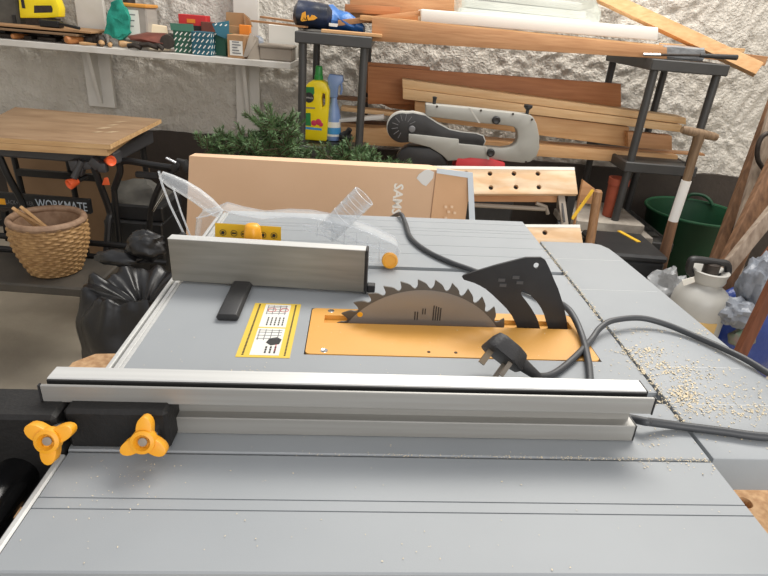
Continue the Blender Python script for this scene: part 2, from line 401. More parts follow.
# warning label on the table
lb = part('warning_label', MB().box((-.1225, .518, -.0002), (-.0655, .6435, .0005)), 'label_yellow', saw, 'yellow and white warning label with drawings')
w_ = MB().box((-.1085, .522, .0003), (-.0775, .580, .0008)).box((-.1085, .583, .0003), (-.0775, .640, .0008)); part('label_panel', w_, 'label_white', lb)
k_ = MB()
for i in range(40): k_.box((-.1168, .522+i*.003, .0005), (-.1148, .5238+i*.003, .0008)); k_.box((-.0722, .522+i*.003, .0005), (-.0704, .5238+i*.003, .0008))
for i in range(5): 
    for j in range(4): k_.box((-.101+i*.0045, .587+j*.0052, .0008), (-.0994+i*.0045, .591+j*.0052, .001))
for i in range(3):
    for j in range(3): k_.box((-.094+i*.005, .526+j*.005, .0008), (-.092+i*.005, .530+j*.005, .001))
k_.prism([V((x, y, .0008)) for x, y in ((-.095, .548), (-.089, .542), (-.080, .545), (-.0785, .555), (-.084, .560), (-.092, .557))], (0, 0, .0002))
part('label_print', k_, 'ink', lb)
q_ = MB()
for y in (.616, .621, .626, .631, .635): q_.box((-.104, y, .0008), (-.081, y+.0009, .001))
for x in (-.105, -.098, -.090, -.083): q_.box((x, .614, .0008), (x+.0009, .637, .001))
part('label_drawing', q_, 'ink_grey', lb); q_ = MB()
for y in (.556, .563, .570, .575): q_.box((-.107, y, .0008), (-.080, y+.0009, .001))
for x in (-.106, -.099, -.092, -.084): q_.box((x, .553, .0008), (x+.0009, .577, .001))
part('label_drawing', q_, 'ink_grey', lb)
q_ = MB()
for cx in (-.099, -.084): q_.lathe([(.0044, 0), (.0052, 0), (.0052, .0003), (.0044, .0003)], (cx, .6255, .0008), seg=16, caps=False)
q_.box((-.0835, .530, .0008), (-.0825, .546, .001))
part('label_mark', q_, 'ink_red', lb)

# ---- rip fence across the front
fe = root('rip_fence', 'long aluminium fence across the front of the saw table, with two yellow star knobs', 'fence', (0, .40, 0), SM)
f = MB().box((-.2475, .3865, .0365), (.257, .3895, .0525), .0006)
part('front_lip', f, 'alu_face', fe)
part('top_plate', MB().box((-.247, .3967, .0365), (.2545, .4140, .0530), .0008), 'alu', fe)
part('slot', MB().box((-.246, .3893, .0370), (.254, .3966, .0440)).box((-.246, .3948, .0375), (.254, .3966, .0520)), mat('slot_shade', (24, 24, 24), .7), fe)  # slot's shade painted black on its floor and back wall
part('web', MB().box((-.148, .404, .0165), (.249, .4135, .0375)), 'alu_face', fe)
part('base_rail', MB().box((-.150, .3945, .0004), (.2525, .4135, .0172), .0008), 'alu_face', fe)
for lo_, hi_ in (((-.2490, .3862, .0360), (-.2476, .3898, .0527)), ((.2571, .3862, .0360), (.2582, .3898, .0527)), ((.2526, .3950, .0006), (.2538, .4130, .0168)), ((.2546, .3970, .0370), (.2556, .4136, .0526))): part('end_cap', MB().box(lo_, hi_), 'black', fe)
part('lock_block', MB().box((-.2270, .3735, .0004), (-.1460, .412, .0385), .003).box((-.42, .366, -.060), (-.2295, .405, .0375), .003), mat('matt_black_casting', (18, 17, 16), .55, c2=(25, 23, 22), vs=60, bump=.1, bs=300), fe, 'black lock block')
def star(parent, c, rot, R=.0195):
    ax = V((0.05, -1, .35)).normalized(); a = V((1, 0, 0)); a = (a-ax*a.dot(ax)).normalized(); b = ax.cross(a)
    o = []
    for k in range(48):
        t = 2*math.pi*k/48; u = (1+math.cos(3*t))/2
        r = R*(.40+.60*u**1.5); o.append(V(c)+(a*math.cos(t+rot)+b*math.sin(t+rot))*r)
    h = MB().prism(o, ax*.010, bev=.0028); h.lathe([(.0098, .006), (.0092, .0125), (.0065, .0135), (.005, .010)], c, ax, 20)
    k = part('star_knob', h, 'yellow', parent, 'yellow three-lobed knob')
    part('knob_bolt', MB().lathe([(.0034, .009), (.0034, .0113), (.002, .0116)], c, ax, 12), 'grey_tin', k)
    part('washer', MB().lathe([(.008, -.012), (.008, 0), (.004, 0)], V(c), ax, 16), 'chrome', k)
star(fe, L(54, 436, Y=.356), math.radians(148))
star(fe, L(147, 437, Y=.362), math.radians(88))

# ---- mitre gauge
mg = root('mitre_gauge', 'mitre gauge with grey aluminium face, yellow knob and dark guide bar, behind the blade guard sticker', 'mitre gauge', (-.11, .70, 0), SM)
mg['label'] = 'mitre gauge with a wide plain aluminium face plate, standing left of the blade'
GR = Rz(-4.0); gc = V((-.1105, .693, .0))
def gbox(lo, hi, bev=0): return MB().box(gc+V(lo), gc+V(hi), bev)
def gturn(mb):
    for v in mb.bm.verts: v.co = gc+GR @ (v.co-gc)
    return mb
m = gturn(gbox((-.1285, -.008, .004), (.125, .008, .0625), .0008))
part('fence_plate', m, mat('gauge_face_aluminium', (140, 137, 129), .45, .4, c2=(128, 125, 117), vs=3, stretch=(1.5, 40, 40)), mg)
part('top_edge', gturn(gbox((-.1285, -.0078, .0624), (.125, .0078, .0632))), 'alu', mg, 'top edge brightened as if lit')  # overhead light put into the colour: bright sheet on top, face kept darker
part('end_cap', gturn(gbox((.1252, -.0095, .003), (.1285, .009, .0635), .001)), 'black', mg)
part('stop_block', gturn(gbox((.1285, -.006, .003), (.139, .006, .013), .001)), 'black', mg)
b = MB(); 
b.hull([gc+V((x, y, z)) for y in (-.098, -.005) for x, z in ((-.047, .0008), (-.025, .0008), (-.0225, .005), (-.026, .0095), (-.046, .0095), (-.0495, .005))], .0006)
part('guide_bar', b, mat('dark_grey_bar', (46, 46, 47), .45), mg, 'dark grey guide bar')
part('bracket', gturn(gbox((-.03, .0082, .004), (.03, .05, .03), .003)), 'black', mg)
kc = L(253, 238, Y=.735); kc.z = .030
kb = MB().lathe([(.0065, 0), (.0105, .002), (.0125, .012), (.0118, .030), (.0105, .038), (.0085, .0415), (.004, .0425)], kc, seg=40, f=lambda r, h, t: r*(1+.07*math.cos(6*t)*(1 if .001 < h < .034 else 0)))
part('knob', kb, 'yellow', mg, 'yellow fluted knob', smooth=50)

# ---- clear blade guard lying behind
GY = .79
bg = root('blade_guard', 'clear plastic blade guard with ribbed spout and yellow knob, standing behind the mitre gauge', 'blade guard', (-.1, GY, 0), SM)
gp = lambda x, y, Y=GY-.018: L(x, y+(4 if Y < GY else 0)*(196 <= x <= 350 and y < 222), Y=Y)
base_y = lambda x: gp(x, 300)
def ground(x):  # point on the table under a pixel column
    p = gp(x, 260); return V((p.x, p.y, .002))
body = [(196, 214), (207, 212), (222, 206), (240, 211), (262, 215), (287, 213), (310, 214), (331, 218), (348, 226), (372, 234), (397, 246), (400, 252)]
outl = [gp(*p) for p in body]+[ground(397)+V((0, 0, .006)), ground(372), ground(205), ground(196)+V((-.004, 0, .01))]
part('shell', MB().prism(outl, (0, .036, 0), bev=.003), 'clear', bg, 'clear shell')
rim = MB()
for yy in (0, .036):
    rim.tube([p+V((0, yy, 0)) for p in outl[:12]], .0011, 6)  # whiter tubes added along the outline to highlight the clear shell's edges
rim.tube([gp(303, 221), gp(330, 229), gp(355, 240), gp(385, 250), gp(398, 257)], .0016, 6)
rim.tube([gp(303, 229), gp(330, 238), gp(355, 248), gp(372, 258)], .0012, 6)
for x, y0, y1 in ((318, 217, 236), (333, 221, 242), (345, 227, 247), (357, 232, 254), (368, 236, 258), (380, 241, 262)):
    rim.tube([gp(x, y0), gp(x-1, y1)], .0010, 6)
part('rim', rim, 'clear_rib', bg)
hd = [(161, 175), (171, 181), (183, 187), (196, 195), (208, 204), (216, 211), (222, 214)]
part('handle', MB().tube([gp(x, y, GY) for x, y in hd], [.006, .0095, .0105, .011, .0105, .009, .006], 12), 'clear_rib', bg, 'clear curved handle')
pr = MB()
for yy in (GY-.016, GY+.016):
    pr.tube([gp(159, 172, yy), gp(162, 184, yy), gp(170, 205, yy), gp(185, 236, yy), gp(191, 250, yy)], .0016, 6)
    pr.tube([gp(173, 187, yy), gp(181, 212, yy), gp(191, 238, yy)], .0014, 6)
pr.tube([gp(159, 172, GY-.016), gp(159, 172, GY+.016)], .002, 6)
part('prong', pr, 'clear_rib', bg)
p0, p1 = gp(327, 233, GY), gp(364, 196, GY)
ax = (p1-p0).normalized(); ln = (p1-p0).length
part('dust_port', MB().lathe([(.0165, 0), (.0175, ln), (.0155, ln), (.0145, .004)], p0, ax, 28), 'clear', bg, 'clear dust port')
rr = MB()
for h in (.45, .62, .80, 1.0): rr.lathe([(.0166, ln*h-.0005), (.0176, ln*h), (.0166, ln*h+.0005)], p0, ax, 28, caps=False)
part('port_ring', rr, 'clear_rib', bg)
kk = gp(390, 261, GY-.026)
part('knob', MB().lathe([(.0118, -.012), (.0118, -.002), (.0110, 0), (.0085, .0002), (.008, -.001), (.001, -.001)], kk, (0, -1, .3), 28), 'yellow', bg, 'round yellow knob')
part('lock_pin', MB().sphere(gp(183, 236, GY-.02), .0055), 'black', bg)
st = [gp(215, 223, GY-.0195), gp(281, 227, GY-.0195), gp(281, 250, GY-.0195), gp(215, 247, GY-.0195)]
sk = part('warning_sticker', MB().prism(st, (0, .0006, 0)), 'sticker_yellow', bg, 'yellow sticker with black safety symbols')
im = MB()
for px, py in ((223, 232.5), (234, 233.2), (244, 234), (263, 235), (274, 235.5)):
    c = gp(px, py, GY-.0202); im.lathe([(.0039, 0), (.0046, 0), (.0046, .0003), (.0039, .0003)], c, (0, -1, 0), 16, caps=False)
    if px in (223, 263, 274): im.hull([c+V((a, -.0002*q, b)) for a, b in ((-.0026, -.002), (.001, -.003), (.0026, .0005), (.0005, .0026), (-.002, .0018)) for q in (0, 1)])
    else: im.box(c+V((-.003, -.0003, -.001)), c+V((.003, .0001, .001)))
part('safety_symbol', im, 'ink', sk)

# ---- plug and cords
pc = root('power_plug', 'black three-pin mains plug with its grey cord running off to the right', 'plug', (.18, .50, 0), SM)
e3 = V((-.60, -.50, -.62)).normalized(); e1 = V((.85, -.30, -.42)); e1 = (e1-e3*e1.dot(e3)).normalized(); e2 = e3.cross(e1)
pcn = L(500, 358, .026)
def pp(a, b, c): return pcn+e1*a+e2*b+e3*c
ptsb = [pp(a, b, 0) for a, b in ((-.021, -.016), (-.021, .016), (-.014, .022), (.010, .021), (.024, .010), (.024, -.010), (.010, -.021), (-.014, -.022))]
ptst = [pp(a, b, -.019) for a, b in ((-.017, -.012), (-.017, .012), (-.010, .017), (.008, .015), (.020, .007), (.020, -.007), (.008, -.015), (-.010, -.017))]
part('plug_body', MB().hull(ptsb+ptst, .0025), 'plug', pc)
ce = pp(.022, 0, -.009)
lift = max(0, .004-min((v.z for v in ptsb)))
cA = smooth_path([ce, ce+e1*.016+V((0, 0, -.001)), L(553, 374, .0045), L(574, 358, .0045), L(591, 340, .0045), L(600, 328, .010), L(613, 320.5, .013), L(640, 318, .012), L(665, 324, .008), L(690, 334, .005), L(720, 347, .005), L(745, 359, .006), L(768, 373, .004), L(784, 382, .0035), V((.475, .48, -.03)), V((.49, .48, -.09)), V((.52, .49, -.128)), V((.60, .52, -.132)), V((.67, .53, -.1345)), V((.71, .53, -.22)), V((.72, .53, -.6)), V((.73, .53, -.94))], 6)
part('cord', MB().tube(cA, .0037, 10), 'cord', pc, smooth=60)
part('strain_relief', MB().tube([ce-e1*.004, ce+e1*.006, ce+e1*.022], [.0075, .0062, .0042], 12), 'plug', pc)
for a, b, sx, sy in ((-.012, .0, .0045, .004), (.009, -.011, .0032, .0032), (.009, .011, .0032, .0032)):
    part('pin', MB().hull([pp(a+i*sx/1.4, b+j*sy/2, c) for i in (-1, 1) for j in (-1, 1) for c in (0, .0165)]), mat('brass_pin', (120, 108, 92), .35, .8) if a < 0 else 'grey_tin', pc)
cB = smooth_path([L(392, 214, -.02, None)+V((-.002, .03, -.02)), L(400, 214, .006), L(405, 222, .005), L(411, 238, .0045), L(427, 251, .0045), L(450, 262, .0045), L(472, 270, .005), L(500, 281, .005), L(530, 292, .0055), L(555, 301, .010), L(567, 308, .015), L(575, 319, .012), L(582, 336, .006), L(588, 360, .0045), L(590, 380, .0045), V((.228, .430, .0042)), V((.245, .4235, .0045)), V((.258, .4175, .008)), V((.268, .408, .012)), L(650, 422, .010), L(680, 426, .005), L(720, 431, .005), L(768, 437, .005), V((.436, .402, .005)), V((.458, .399, .004)), V((.478, .396, -.018)), V((.488, .393, -.08)), V((.50, .39, -.128)), V((.56, .40, -.1305)), V((.66, .42, -.1335)), V((.70, .42, -.20)), V((.71, .42, -.6)), V((.72, .42, -.94))], 5)
solo('mains_cord', MB().tube(cB, .0040, 10), 'cord', 'grey mains cord passing behind the black riving knife and out past the fence end', 'cord', SM, smooth=60)
# sawdust
d = MB()
def chip(p, s):
    a = random.random()*6.28; u = V((math.cos(a), math.sin(a), random.uniform(-.2, .5)))*s; v = V((-math.sin(a), math.cos(a), random.uniform(-.3, .5)))*s*random.uniform(.3, .7)
    h = V((0, 0, s*.35)); q = p+V((0, 0, .0006))
    d.bm.faces.new([d.bm.verts.new(k) for k in (q-u-v+h, q+u-v, q+u+v+h)])
    d.bm.faces.new([d.bm.verts.new(k) for k in (q-u-v+h, q+u+v+h, q-u+v)])
def on_top(p): return (X0 < p.x < X1 and .26 < p.y < 1.0) or (.317 < p.x < .44 and .376 < p.y < .9)
for px, py, sx, sy, n, s in ((682, 391, 9, 6, 150, .0012), (688, 400, 16, 5, 110, .0011), (706, 408, 14, 4, 60, .0011), (672, 371, 12, 4, 80, .0012), (643, 352, 16, 3, 120, .0011), (647, 364, 12, 3, 80, .001), (695, 372, 22, 7, 90, .0011), (742, 394, 16, 8, 70, .001), (725, 412, 30, 3, 80, .0009), (760, 412, 10, 4, 80, .001), (730, 430, 30, 8, 70, .0008), (655, 331, 26, 2, 70, .0008), (704, 332, 6, 4, 40, .0008), (700, 385, 50, 25, 190, .0008), (650, 345, 30, 15, 70, .0007), (655, 441, 10, 4, 20, .0007), (675, 465, 25, 5, 30, .0008), (250, 372, 12, 2, 25, .0006)):
    for k in range(n):
        p = L(random.gauss(px, sx), random.gauss(py, sy), 0)
        if on_top(p): chip(p, s*random.uniform(.5, 1.3))
for k in range(420):                                   # along the seam with the extension
    y = .42+.47*random.random()**1.3; chip(V((.3145+random.gauss(0, .0022), y, .0002)), .0008*random.uniform(.6, 1.5))
for k in range(330):                                   # in the leaf gap
    x = -.1+.41*math.sqrt(random.random()); chip(V((x, .3715+random.gauss(0, .0012), 0)), .0006*random.uniform(.5, 1.2))
for k in range(230):
    p = V((random.uniform(X0, X1), random.uniform(.262, .60), 0)); chip(p, .00045*random.uniform(.4, 1.5))
for k in range(60):
    p = V((random.uniform(-.21, -.14), random.uniform(.30, .365), 0)); chip(p, .0005*random.uniform(.4, 1.2))
solo('sawdust', d, 'dust', 'pale sawdust scattered over the right of the saw table and its extension', 'sawdust', SM, kind='stuff', smooth=0)

# ---- the bench the saw stands on
bz = .84
sb = root('folding_workbench', 'chipboard-topped bench under the table saw, its corners showing left and right', 'workbench', (.05, .5, 0))
bp = [(-.375, .30), (.60, .30), (.60, .62), (.55, .66), (-.350, .685), (-.380, .680), (-.400, .655)]
sbt = part('bench_top', MB().prism([V((x, y, bz)) for x, y in bp], (0, 0, -.022), [circle((.4355, .478, bz), .008, (1, 0, 0), (0, 1, 0), 16)], bev=.002), 'chip', sb)
for x in (-.30, .50):
    for y in (.34, .60): part('leg', MB().box((x-.02, y-.02, 0), (x+.02, y+.02, bz-.022), .003), 'wm_grey', sb)
part('crossbar', MB().box((-.30, .45, .2), (.50, .49, .24), .003), 'wm_grey', sb)

# ================================================================== THE GARAGE
YW = 3.2
def struct(name, mb, m, smooth=30): return solo(name, mb, m, kind='structure', smooth=smooth)
# rough white render: a finely divided face pushed in and out by noise
b = MB(); nx, nz = 460, 160; x0, x1, z0, z1 = -2.45, 2.6, .62, 2.3
gr = []
for j in range(nz+1):
    row = []
    for i in range(nx+1):
        x = x0+(x1-x0)*i/nx; z = z0+(z1-z0)*j/nz
        q = V((x*9, 0, z*7)); wv = noise.noise_vector(q*.6)
        h = noise.noise(q*2.4+wv*1.8)*.011+noise.noise(V((x*40, 3, z*26))+wv*2.5)*.011+abs(noise.noise(V((x*22, 7, z*12))+wv*2))*.010+noise.noise(V((x*2, 9, z*2)))*.012
        row.append(b.bm.verts.new((x, YW-h, z)))
    gr.append(row)
for j in range(nz):
    for i in range(nx): b.bm.faces.new((gr[j][i], gr[j][i+1], gr[j+1][i+1], gr[j+1][i]))
n0 = len(b.bm.verts)
b.box((x0, YW+.03, 0), (x1, YW+.15, z1))
struct('wall_back', b, 'plaster', 60)
b = MB(); pts = [(x0, 0), (x1, 0)]+[(x0+(x1-x0)*(1-k/60), .632+noise.noise(V((k*.4, 0, 0)))*.012) for k in range(61)]
b.prism([V((x, YW-.028, z)) for x, z in pts], (0, .05, 0)); struct('trim_1', b, 'plinth')
struct('floor', MB().box((-2.6, -2.2, -.1), (2.75, 3.35, 0)), 'concrete')
struct('wall_right', MB().box((2.6, -2.2, 0), (2.75, 3.35, 2.45)), 'plaster')
struct('wall_left', MB().box((-2.6, -2.2, 0), (-2.45, 3.35, 2.45)), 'plaster')

# ---- wall shelf
zs = 1.062
sh = root('wall_shelf', 'long white shelf on the back wall, loaded with tools and small boxes', 'shelf', (-1.3, 3.0, zs))
part('shelf_board', MB().box((-2.3, 2.85, zs-.028), (-.452, 3.165, zs), .002), 'white_paint', sh)
for px, py, wd in ((101, 95, .14), (248, 95, .125)):
    p = W(px, py, Y=3.15)
    part('upright', MB().box((p.x-wd/2, 3.145, .66 if px > 200 else .74), (p.x+wd/2, 3.170, 1.9), .002), 'white_paint', sh)
    part('bracket', MB().prism([V((p.x-.008, y, z)) for y, z in ((3.145, zs-.03), (3.06, zs-.03), (3.06, zs-.045), (3.13, .76), (3.145, .76))], (.018, 0, 0)), 'white_paint', sh)

def rect(px0, py0, px1, py1, Y):
    a = W(px0, (py0+py1)/2, Y=Y).x; c = W(px1, (py0+py1)/2, Y=Y).x
    return a, c, W((px0+px1)/2, py1, Y=Y).z, W((px0+px1)/2, py0, Y=Y).z
def sbox(name, label, cat, px, Y, dep, m, bot=None, rz=0, group=None, bev=.002):
    x0, x1, z0, z1 = rect(*px, Y)
    if bot is not None: z0 = bot
    return root(name, label, cat, ((x0+x1)/2, Y+dep/2, z0), group=group), (x0, Y, z0), (x1, Y+dep, z1), m
# far left: grey case, yellow tool
r_, lo, hi, m = sbox('tool_case', 'grey-green plastic tool case at the far left end of the shelf', 'case', (-12, -6, 17, 19), 3.0, .1, None, zs)
part('body', MB().box(lo, hi, .008), 'grey_cloth', r_); part('latch', MB().box((hi[0]-.03, lo[1]-.006, lo[2]+.06), (hi[0]-.015, lo[1], lo[2]+.1)), 'black', r_)
Yt = 2.98; tw = lambda x, y: W(x, y, Y=Yt)
yt = root('staple_gun', 'yellow hand tool with a grey grip, standing on the shelf at far left', 'tool', tw(38, 30))
ol = [(18, -8), (50, -8), (56, 0), (59, 8), (59, 17), (45, 18), (20, 18), (19, 8)]
part('body', MB().prism([tw(*p) for p in ol], (0, .06, 0), [[tw(*p) for p in ((35, 6), (51, 6), (52, 12), (35, 12.5))]], bev=.004), 'bottle_yellow', yt)
part('grip', MB().prism([tw(*p) for p in ((34, 5.5), (51, 5.5), (53, 9), (52, 12.5), (34, 13))], (0, .05, 0)), 'dark_misc', yt)
zb = tw(38, 18).z
part('foot', MB().box((tw(24, 18).x, Yt+.01, zs), (tw(55, 18).x, Yt+.05, zb+.004)), 'dark_misc', yt)
part('vent', MB().box((tw(21, 0).x, Yt-.003, tw(21, 8).z), (tw(24, 0).x, Yt+.001, tw(21, -2).z)), 'ink', yt)
# brown sheets lying over tools
for i, (xa, xb, zz, dy, lab) in enumerate(((-30, 93, .062, 0, 'brown hardboard sheet lying over the tools at the left of the shelf, topmost'), (-30, 80, .046, -.02, 'brown hardboard sheet lying over the tools at the left of the shelf, lower one'))):
    a = W(xa, 30, Y=2.9).x; c = W(xb, 30, Y=2.9).x
    solo('hardboard_sheet', MB().box((a, 2.88+dy, zs+zz-.009), (c, 3.12, zs+zz), .001, None), 'card_dark' if i else 'brown_box', lab, 'board', group='hardboard sheets on the shelf')
# tools under the sheets
for i, (px, wid) in enumerate(((22, 22), (48, 18), (70, 14), (4, 16))):
    a = W(px-wid/2, 37, Y=2.95).x; c = W(px+wid/2, 37, Y=2.95).x
    labs = ('dark hand plane under the hardboard sheets, left of the middle', 'dark hand plane under the hardboard sheets, near the middle', 'dark short tool under the right end of the hardboard sheets', 'dark tool under the far left end of the hardboard sheets')
    rt = root('hand_plane', labs[i], 'tool', ((a+c)/2, 3, zs), group='dark tools under the sheets')
    part('body', MB().box((a, 2.93, zs), (c, 3.05, zs+.018), .003), 'dark_misc', rt)
    part('blade', MB().box(((a+c)/2-.02, 2.95, zs+.018), ((a+c)/2+.01, 3.03, zs+.0365), .002), 'black_metal', rt)
def chisel(px, py, ang, lab, m='handle', ln=.12, rad=.015, Y=2.87, grp='wooden handled tools on the shelf'):
    p = W(px, py, Y=Y); p.z = zs+rad+.001
    u = V((math.cos(math.radians(ang)), math.sin(math.radians(ang)), 0))
    r = root('chisel', lab, 'tool', (p.x, p.y, zs), group=grp)
    part('handle', MB().lathe([(rad*.3, 0), (rad*.8, .004), (rad, .018), (rad*.95, ln*.4), (rad*.7, ln*.75), (rad*.55, ln)], p, u, 16), m, r)
    part('blade', MB().bar(p+u*ln*.97, p+u*(ln+.07), .010, .004), 'dark_misc', r)
chisel(65, 40, 60, 'chisel with a round orange-brown handle end at the front of the shelf', 'handle', rad=.019, Y=2.855)
chisel(76, 39, 75, 'second round brown handle just right of the orange-brown one', 'handle', rad=.017, Y=2.90)
chisel(12, 37, 80, 'chisel with a brown knob end near the left end of the shelf', 'handle', .1, .013, Y=2.87)
chisel(79, 43, 5, 'slim pale wooden handle lying along the shelf edge', 'handle_pale', .08, .008, Y=2.865)
chisel(102, 44, 118, 'leftmost of the pale wooden handles by the teal cloth', 'handle_pale', .11, .014, Y=2.87)
chisel(110, 46, 112, 'thin pale wooden handle between two thicker ones by the teal cloth', 'handle_pale', .11, .011, Y=2.862)
chisel(118, 39, 30, 'short pale handle below the teal cloth', 'handle_pale', .06, .015, Y=2.93)
# clamp on top of the sheets
p = tw(56, 22); zc = zs+.064
cl = root('hand_clamp', 'black metal clamp lying on the brown sheets', 'clamp', (p.x, 2.95, zc))
part('jaw', MB().box((W(38, 20, Y=2.9).x, 2.90, zc), (W(58, 20, Y=2.9).x, 2.95, zc+.03), .004), 'black_metal', cl)
part('handle', MB().bar((W(54, 20, Y=2.9).x, 2.915, zc+.022), (W(80, 27, Y=2.88).x, 2.875, zc+.008), .016, .012, bev=.003), 'black_metal', cl)
# jumble of dark bits
for i, (px, py, s) in enumerate(((88, 36, .022), (95, 33, .026), (100, 31, .024), (90, 42, .014))):
    p = W(px, py, Y=2.93+.02*(i % 2)); p.z = zs+s
    labs = ('dark oily fitting beside the hardboard end', 'dark oily fitting left of the teal cloth', 'grey metal fitting touching the teal cloth', 'small dark fitting at the shelf front by the pale handles')
    k = MB().sphere(p, s, (1, 1, 1), 12, 8, lambda q: 1+.35*noise.noise(q*2.3+V((i*3, 0, 0))))
    solo('metal_fitting', k, 'dark_misc', labs[i], 'fitting', group='dark fittings on the shelf', smooth=25)
# storage box with orange lid
r_, lo, hi, m = sbox('storage_box', 'clear storage box with an orange lid and white label', 'storage box', (115, 7, 147, 36), 2.98, .14, None, zs)
part('box', MB().box(lo, hi, .006), 'tub_clear', r_)
part('lid', MB().box((lo[0]-.006, lo[1]-.006, hi[2]), (hi[0]+.006, hi[1]+.006, hi[2]+.016), .004), 'orange_lid', r_)
part('contents', MB().box((lo[0]+.01, lo[1]+.01, lo[2]+.004), (hi[0]-.01, hi[1]-.01, lo[2]+.06), .004), 'grey_cloth', r_)
lx = W(122, 20, Y=2.978).x; lx2 = W(139, 20, Y=2.978).x
lp = part('label', MB().box((lx, 2.976, lo[2]+.035), (lx2, 2.979, hi[2]-.012)), 'label_white', r_)
k_ = MB()
for k in range(3): k_.box((lx+.012, 2.9755, hi[2]-.035-k*.025), (lx2-.015-.006*k, 2.9762, hi[2]-.030-k*.025))
part('label_print', k_, 'ink_grey', lp)
solo('black_tin', MB().lathe([(.028, 0), (.028, .04), (.022, .048)], (W(128, 0, Y=3.04).x, 3.05, hi[2]+.0165)), 'black', 'black tin on the orange lid of the storage box', 'tin')
# teal cloth
p = W(115, 30, Y=2.95)
ob = MB()
cl_ = [(103, 30), (108, 12), (111, 3), (118, -1), (124, 7), (128, 15), (128, 30), (122, 36), (112, 34)]
ob.prism([W(x, y, Y=2.945) for x, y in cl_], (0, .028, 0)); bmesh.ops.subdivide_edges(ob.bm, edges=ob.bm.edges[:], cuts=3, use_grid_fill=True)
for v in ob.bm.verts: v.co += V((noise.noise(v.co*38), noise.noise(v.co*33+V((5, 0, 0)))*1.6, noise.noise(v.co*35+V((0, 7, 0)))))*.010
zm = min(v.co.z for v in ob.bm.verts)
for v in ob.bm.verts: v.co.z += (zs+.03-zm)*(1-(v.co.z-zm)/.16) if v.co.z < zm+.16 else 0
solo('teal_cloth', ob, 'teal', 'crumpled teal cloth against the orange-lidded box', 'cloth')
# tool pouch, note pad
x0_, x1_, z0_, z1_ = rect(126, 33, 175, 51, 2.87)
tp = root('leather_pouch', 'brown leather tool pouch with a black metal end, hanging over the shelf edge', 'pouch', ((x0_+x1_)/2, 2.92, zs))
part('flap', MB().hull([W(126, 36, Y=2.9), W(141, 39, Y=2.86), W(163, 44, Y=2.86), W(168, 33, Y=2.95), W(147, 32, Y=2.98), W(163, 46, Y=2.88)+V((0, .05, -.01)), W(130, 40, Y=2.88)], .004), 'leather', tp)
part('roller', MB().tube([W(167, 42, Y=2.87), W(171, 40, Y=2.97)], .031, 18), 'dark_misc', tp, 'black metal end')
for a, c in (((128, 46), (141, 48)), ((140, 45), (158, 48)), ((155, 46), (163, 49))):
    part('strap', MB().tube([W(*a, Y=2.86), (W(*a, Y=2.86)+W(*c, Y=2.855))/2+V((0, 0, .008)), W(*c, Y=2.855)], .011, 8), 'dark_misc', tp)
np_ = root('note_pad', 'cream note pad propped behind the leather pouch', 'note pad', W(155, 36, Y=2.99))
a_, b_, c_, d_ = W(142, 37, Y=2.985), W(169, 37, Y=2.985), W(166, 27, Y=3.04), W(147, 24, Y=3.04)
part('pages', MB().prism([V((a_.x, 2.99, zs)), V((b_.x, 2.99, zs)), c_, d_], (0, .012, .004)), 'cream', np_)
# screw boxes with slanted white dashes
def dashes(o, right, up, w, h, m, parent, nx=4, nz=4):
    k = MB(); right, up = V(right).normalized(), V(up).normalized(); nrm = right.cross(up)
    for i in range(nx):
        for j in range(nz):
            c = V(o)+right*(w*(i+.5+(.25 if j % 2 else -.1))/nx)+up*(h*(j+.5)/nz)+nrm*.0005
            k.bar(c-right*w*.07-up*h*.06, c+right*w*.07+up*h*.075, .0045, .0008, nrm)
    return part('dash_print', k, m, parent)
def carton(name, label, px, Y, dep, m, rz, dash=True, grp='screw boxes on the shelf', dz=0):
    x0, x1, z0, z1 = rect(*px, Y); z0 = zs+dz
    r = root(name, label, 'box', ((x0+x1)/2, Y, z0), group=grp)
    c = V(((x0+x1)/2, Y+dep/2, 0)); R = Rz(rz)
    mb = MB().box((x0, Y, z0), (x1, Y+dep, z1), .0015)
    for v in mb.bm.verts: v.co = c+R @ (v.co-c)
    part('carton', mb, m, r)
    if dash:
        o = c+R @ (V((x0, Y, z0))-c); rt = R @ V((1, 0, 0)); dashes(o, rt, (0, 0, 1), x1-x0, z1-z0, 'white_print', r)
        o = c+R @ (V((x1, Y, z0))-c); rt = R @ V((0, 1, 0)); dashes(o, rt, (0, 0, 1), dep, z1-z0, 'white_print', r, 3)
    return r, (x0, x1, z0, z1), c, R
r, q, c, R = carton('screw_box', 'green screw box with white dashes and its flap raised', (173, 31, 191, 49), 2.90, .1, 'green_card', 4)
part('flap', MB().prism([c+R @ (V(p)-c) for p in ((q[0]-.008, 2.898, q[3]), (q[1]+.012, 2.898, q[3]), (q[1], 2.94, q[3]+.030), (q[0]-.022, 2.94, q[3]+.026))], (0, .002, .002)), 'green_card', r)
r, q, c, R = carton('screw_box', 'blue-green screw box with white dashes, in front of the open blue one', (192, 32, 211, 52), 2.865, .09, 'blue_card', -4)
r, q, c, R = carton('screw_box', 'blue-green screw box with its flap folded down over the front', (207, 33, 227, 53), 2.93, .1, 'green_card', -6, False)
fl = part('flap', MB().prism([W(212, 24, Y=2.93), W(229, 21, Y=2.93), W(229, 35, Y=2.90), W(226, 39, Y=2.90), W(217, 35, Y=2.90)], (0, .002, .002)), 'blue_card', r)
dashes(W(214, 36, Y=2.913), (1, 0, .0), (0, .15, 1), .07, .06, 'white_print', fl, 3, 3)
r, q, c, R = carton('red_box', 'red printed box standing behind the green screw box', (179, 15, 206, 40), 3.0, .08, 'red', 0, False)
k_ = MB().box((q[0]+.04, 2.9985, q[3]-.035), (q[1]-.05, 2.9998, q[3]-.018)); part('print', k_, 'orange', r)
part('band', MB().box((q[0]+.005, 2.9982, q[3]-.066), (q[1]-.02, 2.9997, q[3]-.045)), 'ink', r)
